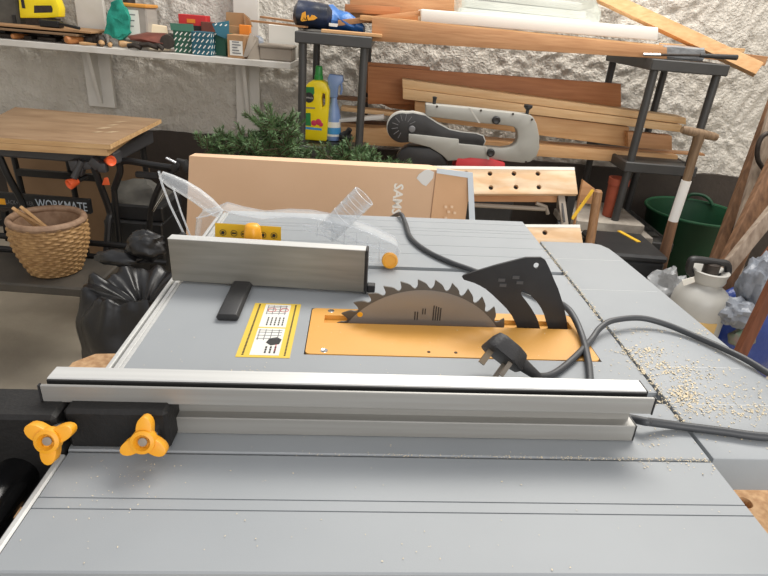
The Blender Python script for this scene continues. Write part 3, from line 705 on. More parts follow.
r, q, c, R = carton('small_red_box', 'small red and grey box between the blue-green screw boxes', (201, 22, 213, 32), 2.98, .04, 'leather', 0, False, dz=.0)
r, q, c, R = carton('brown_carton', 'brown carton with its flap standing open behind the labelled box', (226, 26, 246, 45), 3.03, .09, 'brown_box', 0, False, 'brown cartons on the shelf')
part('flap', MB().prism([W(226, 26, Y=3.03), W(226, 12, Y=3.03), W(243, 13, Y=3.03), W(249, 19, Y=3.04), W(252, 26, Y=3.05)], (0, .004, 0)), 'brown_box', r)
part('flap', MB().prism([W(243, 13, Y=3.03), W(249, 18, Y=3.10), W(252, 27, Y=3.10), W(245, 27, Y=3.03)], (.003, .004, 0)), 'card_dark', r)
solo('orange_packet', MB().box((W(239, 30, Y=2.99).x, 2.99, zs), (W(250, 30, Y=2.99).x, 3.02, W(244, 25, Y=2.99).z), .002), 'orange', 'orange packet behind the labelled brown box', 'packet')
r, q, c, R = carton('labelled_carton', 'brown carton with a white address label at the right of the screw boxes', (228, 35, 245, 55), 2.87, .1, 'brown_box', -5, False, 'brown cartons on the shelf')
lb2 = part('label', MB().prism([c+R @ (V(p)-c) for p in ((q[0]+.012, 2.8685, q[2]+.012), (q[1]-.006, 2.8685, q[2]+.012), (q[1]-.006, 2.8685, q[3]-.025), (q[0]+.012, 2.8685, q[3]-.025))], (0, .001, 0)), 'label_white', r)
k_ = MB()
for k in range(5): k_.box((q[0]+.02, 2.8655, q[2]+.02+k*.012), (q[0]+.06-.008*(k % 3), 2.8668, q[2]+.025+k*.012))
part('label_print', k_, 'ink_grey', lb2)
br_ = root('grey_bracket', 'grey metal bracket leaning on the labelled carton', 'bracket', W(250, 58, Y=2.858))
part('plate', MB().prism([W(243, 57, Y=2.86), W(247, 57, Y=2.86), W(257, 40, Y=2.9), W(250, 33, Y=2.9)], (0, .012, 0)), 'grey_tin', br_)
part('side', MB().prism([V((W(247, 57, Y=2.86).x, 2.862, zs)), V((W(258, 56, Y=2.86).x, 2.90, zs)), W(258, 38, Y=2.91), W(255, 36, Y=2.9)], (0, .008, 0)), 'grey_tin', br_)
# tin and plastic bags at right end
r_, lo, hi, m = sbox('grey_tin', 'flat grey lidded tin at the right end of the shelf', 'tin', (259, 45, 292, 57), 2.90, .12, None, zs)
part('tin', MB().box(lo, (hi[0], hi[1], hi[2]-.012), .006), 'grey_tin', r_); part('lid', MB().box((lo[0]-.003, lo[1]-.003, hi[2]-.014), (hi[0]+.003, hi[1]+.003, hi[2]), .004), 'grey_tin', r_)
r_, lo, hi, m = sbox('white_carton', 'white carton behind the grey tin at the right end of the shelf', 'box', (268, 25, 296, 45), 3.04, .08, None, zs)
part('carton', MB().box(lo, hi, .004), 'white_plastic', r_)
k = MB().sphere((W(258, 38, Y=3.03).x, 3.03, zs+.048), .05, (.7, .6, 1), 16, 12, lambda q: 1+.15*noise.noise(q*3))
solo('plastic_bag', k, 'bag_white', 'crumpled clear plastic bag behind the grey bracket', 'bag')
# thin lath pieces bridging shelf and rack
for i, (a, b_, y, lab) in enumerate((((253, 21), (306, 27), 2.80, 'thin wooden lath from the shelf end to the left rack, front one'), ((262, 17), (312, 24), 2.90, 'thin wooden lath from the shelf end to the left rack, rear one'))):
    solo('lath', MB().bar(W(*a, Y=y+.05), W(b_[0], b_[1], Y=y-.1), .03, .008), 'pine_mid', lab, 'lath', group='laths between shelf and rack')

# ---- plastic racks
YF, YR = 2.55, 3.08
def rack(name, label, xl, xr, zt, zm, side):
    r = root(name, label, 'shelf unit', ((xl+xr)/2, (YF+YR)/2, 0))
    for x in (xl+.018, xr-.018):
        for y in (YF+.018, YR-.018): part('post', MB().tube([(x, y, 0), (x, y, zt)], .0175, 14), 'rack', r)
    for z in (zt, zm, .43, .10):
        k = MB().box((xl-.012, YF-.012, z-.045), (xr+.012, YF+.006, z), .004).box((xl-.012, YR-.006, z-.045), (xr+.012, YR+.012, z), .004)
        k.box((xl-.012, YF, z-.045), (xl+.006, YR, z), .004).box((xr-.006, YF, z-.045), (xr+.012, YR, z), .004).box((xl, YF, z-.012), (xr, YR, z-.004))
        for i in range(1, 6): k.box((xl, YF+(YR-YF)*i/6-.008, z-.03), (xr, YF+(YR-YF)*i/6+.008, z-.004))
        part('shelf', k, 'rack', r)
    return r
rack('storage_rack', 'dark grey plastic rack on the left, holding yellow bottle and bags', -.375, -.083, 1.213, .752, 0)
rack('storage_rack', 'dark grey plastic rack on the right, its top carrying the far ends of the planks', 1.100, 1.402, 1.222, .795, 1)
zl, zr = 1.213, 1.222
# bottle
bt = root('feed_bottle', 'yellow plant feed bottle with green cap standing on the left rack', 'bottle', W(317, 138, Y=2.66))
BY = 2.66; bw = lambda x, y: W(x, y, Y=BY)
bo_ = [(303, 137), (303, 90), (306, 84), (311, 81), (314, 79.5), (322, 79.5), (325, 83), (329, 90), (329.5, 100), (327, 137), (318, 138.5)]
bo_ = [(304, 136.5), (304.5, 88), (308, 83), (313, 80.5), (322, 80.5), (326, 83.5), (329.3, 91), (328.5, 110), (326.5, 137)]
ptsb_ = [bw(*p) for p in bo_]; zb_ = .7525
ptsb_[0].z = zb_; ptsb_[-1].z = zb_
part('bottle', MB().prism(ptsb_, (0, .075, 0), [[bw(*p) for p in ((322.5, 93), (325, 94), (325, 105), (322, 108), (321.5, 98))]], bev=.008), 'bottle_yellow', bt, smooth=60)
cc = bw(317.8, 81)+V((0, .037, 0))
part('cap', MB().lathe([(.020, -.004), (.020, .018), (.0175, .022), (.015, .058), (.012, .06)], cc, seg=24), 'bottle_green', bt, 'green cap')
def blab(name, pts, m, par, lift=.001): return part(name, MB().prism([W(x, y, Y=BY-lift) for x, y in pts], (0, .0015, 0)), m, par)
gl = blab('label_top', ((304.8, 87), (314, 87), (314.5, 93), (309, 103), (304.8, 101)), 'label_green', bt)
bc = W(309, 97.5, Y=BY-.0035)
bd = part('badge', MB().lathe([(.022, 0), (.021, .001)], bc, (0, -1, 0), 24), 'ink', gl)
part('lettering', text_mb('Miracle-Gro', bc+V((-.0185, -.0015, -.0035)), (1, 0, -.03), (0, 0, 1), .008, .0004, .037), 'label_white', bd)
blab('label_text', ((305, 107), (315, 107.5), (315, 108.8), (305, 108.4)), 'ink_grey', bt)
pic = blab('label_picture', ((304.6, 113), (310.5, 113), (311, 126), (304.6, 125.5)), 'label_green', bt)
k = MB()
for px, py, rr_ in ((314, 123, .013), (318.5, 122, .014), (321, 124.5, .010)): k.sphere(W(px, py, Y=BY-.0012), rr_, (1, .08, 1), 12, 8)
part('flower_print', k, 'label_pink', bt)
blab('label_band', ((304.6, 126.5), (322, 128.5), (321.5, 130.5), (304.6, 129)), 'label_blue', bt)
# trigger spray
sp = root('spray_bottle', 'pale blue trigger spray bottle right of the yellow bottle', 'bottle', W(334, 138, Y=2.72))
s_ = lambda x, y: W(x, y, Y=2.72)
c0 = s_(333, 126); c0.z = .7525
part('bottle', MB().lathe([(.033, 0), (.036, .01), (.036, .09), (.030, .13), (.016, .17), (.014, .19)], c0, seg=24), 'spray_blue', sp)
hz = c0.z+.19
part('trigger_head', MB().prism([V((c0.x-.02, 2.705, hz)), V((c0.x+.016, 2.705, hz)), V((c0.x+.018, 2.705, hz+.05)), V((c0.x+.040, 2.705, hz+.07)), V((c0.x+.038, 2.705, hz+.098)), V((c0.x-.025, 2.705, hz+.10)), V((c0.x-.032, 2.705, hz+.08))], (0, .03, 0), bev=.005), 'spray_blue', sp)
part('trigger', MB().tube([V((c0.x+.028, 2.72, hz+.07)), V((c0.x+.034, 2.72, hz+.04)), V((c0.x+.030, 2.72, hz+.015))], .005, 8), 'spray_blue', sp)
part('label', MB().lathe([(.0368, .02), (.0368, .085)], c0, seg=24), 'label_white', sp); 
part('label_patch', MB().lathe([(.0372, .03), (.0372, .06)], c0, seg=24), 'label_blue', sp)
k = MB().sphere(V((s_(346, 140).x, 2.68, .778)), .026, (1.2, 1, 1), 14, 10, lambda q: 1+.2*noise.noise(q*2)); k.tube([V((s_(346, 140).x, 2.67, .785)), W(350, 129, Y=2.66)], [.015, .012], 10)
solo('black_torch', k, 'black', 'small black torch beside the spray bottle', 'torch')
# bag on the left rack, flat board beneath
solo('plank_offcut', MB().bar(V((W(322, 29.5, Y=2.59).x, 2.59, zl+.007)), V((W(382, 37, Y=2.59).x, 2.59, zl+.007)), .06, .012, bev=.001), 'pine', 'pale wooden offcut lying on the front of the left rack top', 'offcut')
bgk = root('plastic_packet', 'blue and black plastic packet with yellow print on the left rack top', 'packet', (-.25, 2.78, zl+.001))
def blob(p0, p1, r0, r1, sc=(1, 1), n=10, amp=.25, fr=18, seg=18):
    mb = MB(); p0, p1 = V(p0), V(p1)
    mb.tube([p0.lerp(p1, k/n) for k in range(n+1)], [(r0+(r1-r0)*k/n)*(.6 if k in (0, n) else 1) for k in range(n+1)], seg)
    for v in mb.bm.verts: v.co += V((noise.noise(v.co*fr), noise.noise(v.co*fr+V((9, 0, 0))), noise.noise(v.co*fr+V((0, 9, 0)))))*amp*max(r0, r1)
    return mb
a_, b_ = W(294, 22, Y=2.75), W(332, 24, Y=2.75); a_.z = b_.z = zl+.058
kb_ = blob(a_, b_, .058, .05, amp=.12)
part('packet', kb_, mat('black_film', (26, 28, 34), .3, c2=(34, 50, 84), vs=8, bump=.1, bs=40), bgk)
k = MB()
for pts_ in (((300.5, 20), (302, 13), (305, 11.5), (306, 20), (304.5, 20), (304, 15.5), (303, 20.5)), ((306.5, 16), (308, 15), (309.5, 18.5), (311.5, 15), (314, 15.5), (317, 18), (314, 20), (308, 20.5)), ((300.5, 20), (305, 18.5), (307, 20.5), (302, 21.5))): k.prism([W(x, y, Y=2.683) for x, y in pts_], (0, .02, 0))
part('yellow_print', k, 'yellow', bgk)
a_, b_ = W(322, 19, Y=2.78), W(364, 26, Y=2.74); a_.z = zl+.062; b_.z = zl+.024
part('blue_film', blob(a_, b_, .058, .018, amp=.3, fr=22), 'blue_bag', bgk)
part('white_flash', MB().prism([W(x, y, Y=2.68) for x, y in ((329, 23), (338, 24), (337, 27), (329, 26))], (0, .02, 0)), 'white_print', bgk)

# ---- planks
def plank(a, b_, py0, py1, pyr0, pyr1, Y, dep, m, lab, grp, endm=None, cat='plank'):
    """front face from pixel column a (rows py0..py1) to column b (rows pyr0..pyr1) on the plane Y"""
    P = [W(a, py0, Y=Y), W(b_, pyr0, Y=Y), W(b_, pyr1, Y=Y), W(a, py1, Y=Y)]
    r = root('plank', lab, cat, ((P[0].x+P[1].x)/2, Y, min(p.z for p in P)), group=grp)
    part('board', MB().prism(P, (0, dep, 0), bev=.001), m, r)
    for e, (p, q) in ((0, (P[0], P[3])), (1, (P[1], P[2]))):
        s = -.0006 if e == 0 else .0006
        part('end_grain', MB().prism([p+V((0, .002, -.001)), p+V((0, dep-.002, -.001)), q+V((0, dep-.002, .001)), q+V((0, .002, .001))], (s, 0, 0)), 'endgrain', r)
    return r
g1 = 'planks across the middle of the racks'
plank(368, 621, 66, 104, 84, 107, 2.86, .03, 'pine_red', 'reddish wide plank at the back of the middle stack', g1)
plank(402.5, 686, 79.5, 88, 118, 124.5, 2.72, .10, 'pine_pale', 'pale plank topmost in the middle stack, its square end at left', g1)
plank(403, 682, 88.6, 99, 125, 132.5, 2.712, .11, 'pine_pale', 'pale plank second from the top of the middle stack', g1)
plank(415, 629, 101, 119, 127, 147, 2.74, .07, 'pine', 'deep golden plank under the two pale ones', g1)
plank(628, 672, 132, 147, 136, 150, 2.70, .05, 'pine_mid', 'short brown block end behind the right rack post', g1)
plank(430, 705, 136, 139.5, 154, 156, 2.76, .05, 'pine_mid', 'thin lath sticking out to the right below the golden plank', g1)
plank(440, 678, 137.5, 149.5, 155.5, 166, 2.71, .12, 'pine', 'lowest plank of the middle stack, resting on the right rack', g1)
plank(334, 420, 126, 143, 131, 148, 2.72, .1, 'pine', 'pale plank end low between the left rack posts', g1)
plank(341, 440, 107, 111, 117, 121, 2.78, .08, 'pine_pale', 'thin pale plank between the spray bottle and the saw arm', g1)
plank(322, 440, 95, 98.5, 104, 108, 2.95, .05, 'old_wood', 'dark thin board behind the spray bottle', g1)
plank(339, 384, 119.5, 122.5, 115.5, 119.5, 2.70, .05, 'white_paint', 'grey-white lath end between the rack posts', g1)
plank(300, 408, 118, 127, 124, 136, 2.90, .05, 'old_wood', 'brown board end in the shade behind the left rack', g1)
# round-cornered red board
P = [(366, 62), (430, 67), (430, 112), (412, 111), (390, 108), (374, 100), (366, 92)]
solo('rounded_board', MB().prism([W(x, y, Y=2.90) for x, y in P], (0, .03, 0), bev=.002), 'pine_red', 'reddish board with a rounded lower corner behind the left rack', 'board')
g2 = 'planks across the rack tops'
plank(372, 667, 17.5, 41, 47.5, 59, 2.60, .04, 'pine_mid', 'wide front plank across the tops of both racks', g2)
plank(360, 700, 15, 20, 49, 55, 2.66, .34, 'pine', 'flat board behind the wide front plank, under the foam', g2)
plank(338, 427, 20, 26, 10, 15, 2.72, .06, 'pine_mid', 'narrow batten with a pale end at the left of the foam sheet', g2)
plank(345, 400, 4, 12, 7, 16, 2.95, .04, 'pine_red', 'short red-brown board behind the blue packet', g2)
plank(350, 470, -14, 22, -6, 30, 3.0, .03, 'pine_mid', 'brown board end rising behind the foam at left', g2)
# foam and film bundle
q = [W(421, 9, Y=2.66), W(659, 27.5, Y=2.66), W(658, 41, Y=2.66), W(421, 22, Y=2.66)]
zf = W(500, 26, Y=2.66)
solo('foam_sheet', MB().prism(q, (0, .30, 0), bev=.006), 'foam', 'long white foam sheet on top of the planks', 'foam sheet')
wb = root('foam_bundle', 'stack of white foam strips wrapped in clear film on the foam sheet', 'bundle', W(526, 18, Y=2.72))
for i, (xa, xb, ya, yb, ra, rb) in enumerate(((462, 590, 7.5, 16, 20, 27), (466, 586, -1, 7, 11.5, 19.5), (474, 582, -9, -1.5, 3, 11))):
    qq = [W(xa, ya, Y=2.72), W(xb, ra, Y=2.72), W(xb, rb, Y=2.72), W(xa, yb, Y=2.72)]
    part('foam_strip', MB().prism(qq, (0, .16, 0), bev=.003), 'foam', wb)
ob = MB().prism([W(459, -14, Y=2.70), W(594, -4, Y=2.70), W(602, 14, Y=2.70), W(594, 32, Y=2.70), W(459, 19, Y=2.70)], (0, .2, 0))
bmesh.ops.subdivide_edges(ob.bm, edges=ob.bm.edges[:], cuts=5, use_grid_fill=True)
for v in ob.bm.verts: v.co += V((noise.noise(v.co*30), noise.noise(v.co*30+V((5, 0, 0))), noise.noise(v.co*30+V((0, 5, 0)))))*.010
part('film_wrap', ob, 'wrap', wb)
# right hand board ends
def board(a, b_, w, t, m, lab, grp=g2, up=(0, 0, 1), name='plank', cat='plank'):
    r = root(name, lab, cat, (V(a)+V(b_))/2, group=grp)
    part('board', MB().bar(a, b_, w, t, up, bev=.001), m, r)
    u = (V(b_)-V(a)).normalized()
    part('end_grain', MB().bar(V(b_)-u*.0002, V(b_)+u*.0006, w-.002, t-.002, up), 'endgrain', r); return r
board(W(575, -16, Y=3.05), W(757, 74, Y=2.62)+V((0, 0, .016)), .05, .052, 'pine', 'long board slanting down to the right across the right rack', up=(.2, .25, 1))
board(W(660, 45, Y=2.95), W(743, 50.5, Y=2.95), .03, .018, 'pine_pale', 'thin batten end behind the slanting board')
board(W(690, 52, Y=2.85), W(764, 61, Y=2.85), .04, .04, 'pine_mid', 'square batten end sticking out right of the rack, behind the slanting board')
dr = root('screwdriver', 'long black tool with a silver tip on the front of the right rack top', 'tool', W(690, 56, Y=2.575))
a_, b_, c_ = W(643, 54.5, Y=2.575), W(700, 55.5, Y=2.575), W(737, 57.5, Y=2.575)
part('tip', MB().tube([a_, a_.lerp(b_, .3)], .006, 10), 'chrome', dr, 'silver tip'); part('shaft', MB().tube([a_.lerp(b_, .28), b_], .005, 8), 'dark_misc', dr); part('handle', MB().tube([b_, c_], [.008, .011], 10), 'black', dr)
k = MB().box(W(663, 52, Y=2.64)-V((0, 0, .02)), W(700, 48, Y=2.70), .004); bmesh.ops.subdivide_edges(k.bm, edges=k.bm.edges[:], cuts=2)
for v in k.bm.verts: v.co += V((noise.noise(v.co*40), noise.noise(v.co*40+V((5, 0, 0))), noise.noise(v.co*44)))*.012
solo('film_scrap', k, 'grey_film', 'crumpled grey film scrap on the right rack top', 'packaging')

# ---- scroll saw
SY = 2.44; sw = lambda x, y, Y=SY: W(x, y, Y=Y)
ss = root('scroll_saw', 'grey C-framed scroll saw with a black drive case, in front of the planks', 'scroll saw', (sw(480, 165).x, SY+.05, .715))
def arc(c, r, a0, a1, n=8): return [(c[0]+r*math.cos(math.radians(a0+(a1-a0)*k/n)), c[1]+r*math.sin(math.radians(a0+(a1-a0)*k/n))) for k in range(n+1)]
arm = [(425.5, 104), (440, 105.3), (469, 108), (500, 111.5), (527, 114.5), (533, 116.5), (537, 124), (539.5, 136), (539.8, 148), (537, 156), (531, 162), (524, 163.2), (510, 162), (487, 159), (472, 157), (472, 146), (490, 147.5), (502, 148.5), (512, 147), (516.5, 143), (518, 137), (517, 130), (514, 127), (505, 125.5), (478, 123), (450, 119.5), (426, 116.5)]
aq = part('frame_arm', MB().prism([sw(*p) for p in arm], (0, .055, 0), bev=.007), 'tool_grey', ss, smooth=40)
low = [(408.5, 134), (428, 136), (459, 139.5), (459, 144), (476, 145.5), (487, 147), (488, 159.5), (470, 158), (462, 160), (448, 161), (442, 155), (430, 147.5), (408.5, 142)]
part('lower_arm', MB().prism([sw(x, y, SY-.012) for x, y in low], (0, .05, 0), bev=.004), 'tool_grey', ss)
part('arm_joint', MB().prism([sw(x, y, SY-.0005) for x, y in ((469, 108), (471, 108.2), (480.5, 123.2), (478.5, 123))], (0, .004, 0)), 'tool_grey2', ss)
part('arm_joint', MB().prism([sw(x, y, SY-.0135) for x, y in ((485, 147), (487, 147.3), (489.5, 159.5), (487.5, 159.5))], (0, .004, 0)), 'tool_grey2', ss)
case = arc((402, 127), 15.5, 95, 285, 14)+[(413, 111.5), (425, 114), (437, 122), (450, 129), (462, 131.5), (477, 133), (484, 135.5), (486, 141), (484, 145.5), (460, 143.5), (430, 141.5)]
cr = part('drive_case_rim', MB().prism([sw(x, y, SY+.003) for x, y in case], (0, .03, 0), bev=.003), 'tool_grey2', ss)
cx_, cy_ = 430, 131
inn = [(cx_+(x-cx_)*.982, cy_+.9+(y-cy_)*.955) for x, y in case]
part('drive_case', MB().prism([sw(x, y, SY+.000) for x, y in inn], (0, .012, 0), bev=.002), 'black', cr, 'black pear-shaped drive case')
k = MB()
for i in range(9):
    a = math.radians(30+i*27); c = sw(404, 127, SY-.001)
    k.bar(c+V((math.cos(a), 0, math.sin(a)))*.026, c+V((math.cos(a), 0, math.sin(a)))*.052, .002, .003, (0, 1, 0))
k.lathe([(.014, 0), (.012, .006), (.006, .007)], sw(412, 129, SY-.001), (0, -1, 0), 18)
part('vent', k, 'ink_grey', cr)
def knob_(x, y, Y, r, ax=(0, -1, 0)): part('knob', MB().lathe([(r, 0), (r, .010), (r*.7, .014), (r*.3, .012)], sw(x, y, Y), ax, 18), 'black', ss)
knob_(496, 120, SY, .017); knob_(490.5, 152.5, SY-.012, .017)
for x, y, h in ((527, 113.5, .034), (434, 105, .032)):
    p = sw(x, y, SY+.025); part('clamp_knob', MB().lathe([(.007, -.004), (.007, h*.4), (.018 if x > 500 else .008, h*.75), (.018 if x > 500 else .010, h), (.004, h+.002)], p, seg=16), 'black', ss)
k = MB()
for x, y in ((481, 110.5), (513, 114), (532, 119.5), (526, 162), (437, 106.5)): k.lathe([(.005, 0), (.004, .003)], sw(x, y, SY-.0005), (0, -1, 0), 12)
part('bolt', k, 'dark_misc', ss)
mk = MB().hull([sw(396, 158), sw(400, 150), sw(408, 146), sw(430, 147), sw(443, 153), sw(449, 166)]+[sw(396, 158)+V((0, .1, 0)), sw(408, 147)+V((0, .1, 0)), sw(432, 148)+V((0, .1, 0)), sw(449, 166)+V((0, .1, 0)), sw(396, 170), sw(396, 170)+V((0, .1, 0))], .012, 3)
part('motor', mk, 'black', ss, 'black motor housing'); 
bx0, bx1 = sw(455, 160).x, sw(506, 164).x
part('base', MB().hull([V((bx0, SY-.02, .715)), V((bx1, SY-.02, .715)), V((bx1, SY+.10, .715)), V((bx0, SY+.10, .715)), sw(458, 154.5, SY-.01), sw(490, 158.5, SY-.01), sw(505, 163, SY-.01), sw(458, 155)+V((0, .09, 0)), sw(505, 163.5)+V((0, .09, 0))], .003), 'red_tool', ss, 'red base')
part('foot', MB().box((sw(396, 166).x, SY, .7), (bx1+.05, SY+.10, .7155), .003), 'black', ss)
crt = root('crate', 'black crate carrying the scroll saw, behind the worn clamping bench', 'crate', ((bx0+bx1)/2-.1, SY+.05, 0))
part('body', MB().box((sw(390, 160).x, SY-.02, 0), (bx1+.06, SY+.085, .698), .008), 'black', crt)
part('handle', MB().box((bx0-.1, SY-.03, .5), (bx0+.02, SY-.02, .53), .003), 'black_rub', crt)

# ---- fir garland
ft = root('artificial_tree', 'green artificial fir branches heaped behind the cardboard box', 'artificial tree', (-.30, 2.2, .70))
def sprig(mb, st, p, d, ln, nl):
    d = d.normalized(); q = p+d*ln; st.tube([p, q], [.003, .0015], 5)
    a = d.orthogonal().normalized(); c = d.cross(a); n = int(ln/.0018)
    for i in range(n):
        o = p+d*(ln*i/n); th = random.random()*6.28
        w = (a*math.cos(th)+c*math.sin(th)); e = o+w*nl*random.uniform(.6, 1)+d*nl*.8
        s = d.cross(w)*.0021
        mb.bm.faces.new([mb.bm.verts.new(k) for k in (o-s, o+s, e)])
for cxp, cyp, R_, n, Yb in ((212, 146, 18, 10, 2.22), (232, 140, 18, 9, 2.25), (252, 143, 20, 10, 2.2), (276, 128, 22, 20, 2.2), (276, 146, 26, 20, 2.18), (338, 157, 20, 14, 2.2), (354, 156, 18, 12, 2.22), (256, 154, 22, 10, 2.2), (372, 163, 15, 10, 2.15), (306, 165, 22, 12, 2.2), (392, 167, 13, 8, 2.15)):
    nd, st = MB(), MB(); c = W(cxp, cyp, Y=Yb)
    for k in range(int(n*1.9)):
        d = V((random.uniform(-1, 1), random.uniform(-.8, .8), random.uniform(-.35, 1)))
        p = c+V((random.uniform(-1, 1)*R_*.0022, random.uniform(-.05, .05), random.uniform(-1, .2)*R_*.0016)); ln = random.uniform(.05, .10)*R_/22
        sprig(nd, st, p, d, ln, .020)
        for j in range(2): sprig(nd, st, p+d.normalized()*ln*.4, d+V((random.uniform(-1, 1), random.uniform(-1, 1), random.uniform(-.4, .6)))*.9, ln*.6, .017)
    s_o = part('branch', st, 'fir_stem', ft); n_o = part('needles', nd, 'fir', s_o, smooth=0, kind='stuff')
part('trunk', MB().tube([W(205, 160, Y=2.2), W(300, 160, Y=2.2), W(395, 170, Y=2.17)], .012, 8).tube([V((W(300, 160, Y=2.2).x, 2.2, 0)), W(300, 160, Y=2.2)], .015, 10), 'fir_stem', ft)

# ---- big cardboard box
cb = root('cardboard_box', 'large tall cardboard carton with sideways brand lettering behind the saw', 'box', (-.12, 1.6, 0))
A, B = W(189, 153, Y=1.55), W(436, 167, Y=1.50); zt = (A.z+B.z)/2
A_, B_ = V((A.x-.0, 1.55, 0)), V((B.x, 1.50, 0)); C_ = V((W(472, 172, Y=1.58).x, 1.58, 0)); D_ = V((A.x+.005, 1.585, 0))
lean = V((-.0, 0, 0))
hull = [A_, B_, C_, C_+V((-.01, .02, 0)), D_+V((B_.x-A_.x-.02, -.03, 0)), D_]
kb_ = MB().prism([p+V((0, 0, 0)) for p in hull], (0, 0, .9))
for v in kb_.bm.verts:
    if v.co.z > .5:
        k = (v.co.x-A_.x)/(B_.x-A_.x); v.co.z = A.z-.008+(B.z-A.z)*min(k, 1)-(.022*(k-1)/.14 if k > 1 else 0)
    else: v.co.x -= .10*(1-min(max((v.co.x-A_.x)/(B_.x-A_.x), 0), 1))
part('carton', kb_, 'card', cb)
fr = (B_-A_).normalized()
nrm = V((fr.y, -fr.x, 0))
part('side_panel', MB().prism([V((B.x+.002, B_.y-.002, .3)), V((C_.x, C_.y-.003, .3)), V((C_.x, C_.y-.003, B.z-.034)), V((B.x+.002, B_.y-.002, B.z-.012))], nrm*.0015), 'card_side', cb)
# lettering reads downwards: SAMSUNG turned a quarter
lp_ = W(393.5, 183.5, Y=1.52); 
tx = text_mb('SAMSUNG', (0, 0, 0), (1, 0, 0), (0, 1, 0), .0265, 0, .168, .03)
for v in tx.bm.verts:
    s, u = v.co.x, v.co.y; v.co = V((W(394, 184, Y=1.508).x, 0, W(400, 183.5, Y=1.508).z))+V((u, 0, -s)); kx = (v.co.x-A_.x)/(B_.x-A_.x); v.co.y = A_.y+(B_.y-A_.y)*kx-.0012
part('lettering', tx, 'white_print', cb, 'white brand lettering turned sideways')
def onfront(x, y, d=.002):
    p = W(x, y, Y=1.5); p = W(x, y, Y=A_.y+(B_.y-A_.y)*(p.x-A_.x)/(B_.x-A_.x)); return p+V((0, -d, 0))
part('torn_patch', MB().prism([onfront(*p) for p in ((416.5, 178), (419, 174), (424, 170.5), (428, 169), (434, 172), (433, 178), (426, 186), (422, 184))], (0, .001, 0)), mat('torn_paper', (222, 222, 220), .7), cb)
sn = V((C_.y-B_.y, -(C_.x-B_.x), 0)).normalized()
def onside(x, y, d=.007):
    t = (x-436)/(471-436); p = W(x, y, Y=B_.y+(C_.y-B_.y)*t); return p+sn*d
part('tape', MB().prism([onside(*p) for p in ((435, 167.5), (471, 172), (471.5, 178), (435, 172.5))], (0, .001, 0)).prism([onside(*p) for p in ((466, 177), (471.5, 178), (474, 230), (468, 230))], (0, .001, 0)), 'tape', cb, 'pale blue tape')
k = MB()
for x, y in ((443, 205), (446, 210), (443, 216), (449, 205), (452, 211)): k.prism([onside(x+i, y+j, .0065) for i, j in ((0, 0), (2.6, .3), (2.6, 2.6), (0, 2.3))], (0, .0008, 0))
part('print_mark', k, mat('faint_white_print', (216, 188, 160), .8), cb)

# ---- folded clamping bench with holed jaws, standing behind
JY = 1.96; jw = lambda x, y, Y=JY: W(x, y, Y=Y)
wb2 = root('clamping_bench', 'folded clamping bench with worn jaw boards drilled with holes, right of the cardboard box', 'workbench', (jw(520, 180).x, JY+.1, 0))
def jaw(quad, Yb, tilt, holes, par):
    P = [W(*quad[0], Y=Yb+tilt), W(*quad[1], Y=Yb+tilt), W(*quad[2], Y=Yb), W(*quad[3], Y=Yb)]
    n = (P[1]-P[0]).cross(P[3]-P[0]).normalized()
    if n.y < 0: n = -n
    def onq(x, y):
        r = ray(x, y); t = (P[0]-EYE).dot(n)/r.dot(n); return EYE+r*t
    P = [P[0], P[1], onq(*quad[2]), onq(*quad[3])]
    hs = []
    ux = (P[1]-P[0]).normalized(); uz = n.cross(ux)
    for x, y in holes: hs.append(circle(onq(x, y), .0085, ux, uz, 14))
    j = part('jaw_board', MB().prism(P, n*.022, hs, bev=.001), 'jaw', par)
    k = MB()
    for h in hs: k.prism([p+n*.016 for p in h], n*.002)
    if hs: part('hole', k, 'ink', j)
    g = MB(); top = [onq(quad[0][0], quad[0][1]+.2), onq(quad[1][0], quad[1][1]+.2), onq(quad[1][0]+.2, quad[1][1]+3.2), onq(quad[0][0], quad[0][1]+3.0)]
    part('paint_strip', MB().prism([p-n*.0008 for p in top], n*.0006), 'white_plastic', j, 'white paint splash along the edge')
    return onq
oq = jaw([(421, 165.5), (574.5, 167), (578, 194), (436, 194)], JY, .06, [(466, 173), (490, 173.5), (514, 173.5), (538, 173.5), (491, 187.5), (516, 187), (539, 187)], wb2)
oq2 = jaw([(500, 224), (580, 224.5), (583, 243), (500, 243)], 1.78, .04, [(545, 232.5)], wb2)
P1, P2 = jw(574, 196, JY+.02), jw(566, 230, 1.86)
part('slotted_strut', MB().bar(jw(561, 195, JY+.02), jw(565, 226, JY-.05), .024, .008, (0, -1, .2), .001), 'grey_tin', wb2); 
part('strut_slot', MB().bar(jw(561.5, 199, JY+.012), jw(564.5, 222, JY-.056), .006, .004, (0, -1, .2)), 'ink', wb2)
part('screw_rod', MB().tube([jw(474, 205, JY+.02), jw(545, 209, JY+.02)], .008, 10).tube([jw(536, 203, JY+.02), jw(546, 207, JY+.02), jw(548, 214, JY+.02)], .007, 8), 'grey_tin', wb2)
part('back_rail', MB().bar(jw(440, 196, JY+.05), jw(556, 197, JY+.05), .03, .03), 'pine_mid', wb2)
for x in (450, 570): 
    p = jw(x, 200, JY+.06); part('leg', MB().bar((p.x, p.y, 0), (p.x, p.y, p.z+.03), .03, .03, (0, 1, 0)), 'black_metal', wb2)
p = jw(540, 235, 1.82); part('leg', MB().bar((p.x, 1.83, 0), (p.x, 1.83, p.z), .03, .03, (0, 1, 0)), 'black_metal', wb2)
part('brace', MB().bar((jw(570, 230).x, 1.82, .5), (jw(570, 200).x, JY+.06, .66), .025, .02), 'black_metal', wb2)
part('brace', MB().bar((jw(540, 235).x, 1.83, .3), (jw(570, 200).x, JY+.06, .30), .025, .02), 'black_metal', wb2)

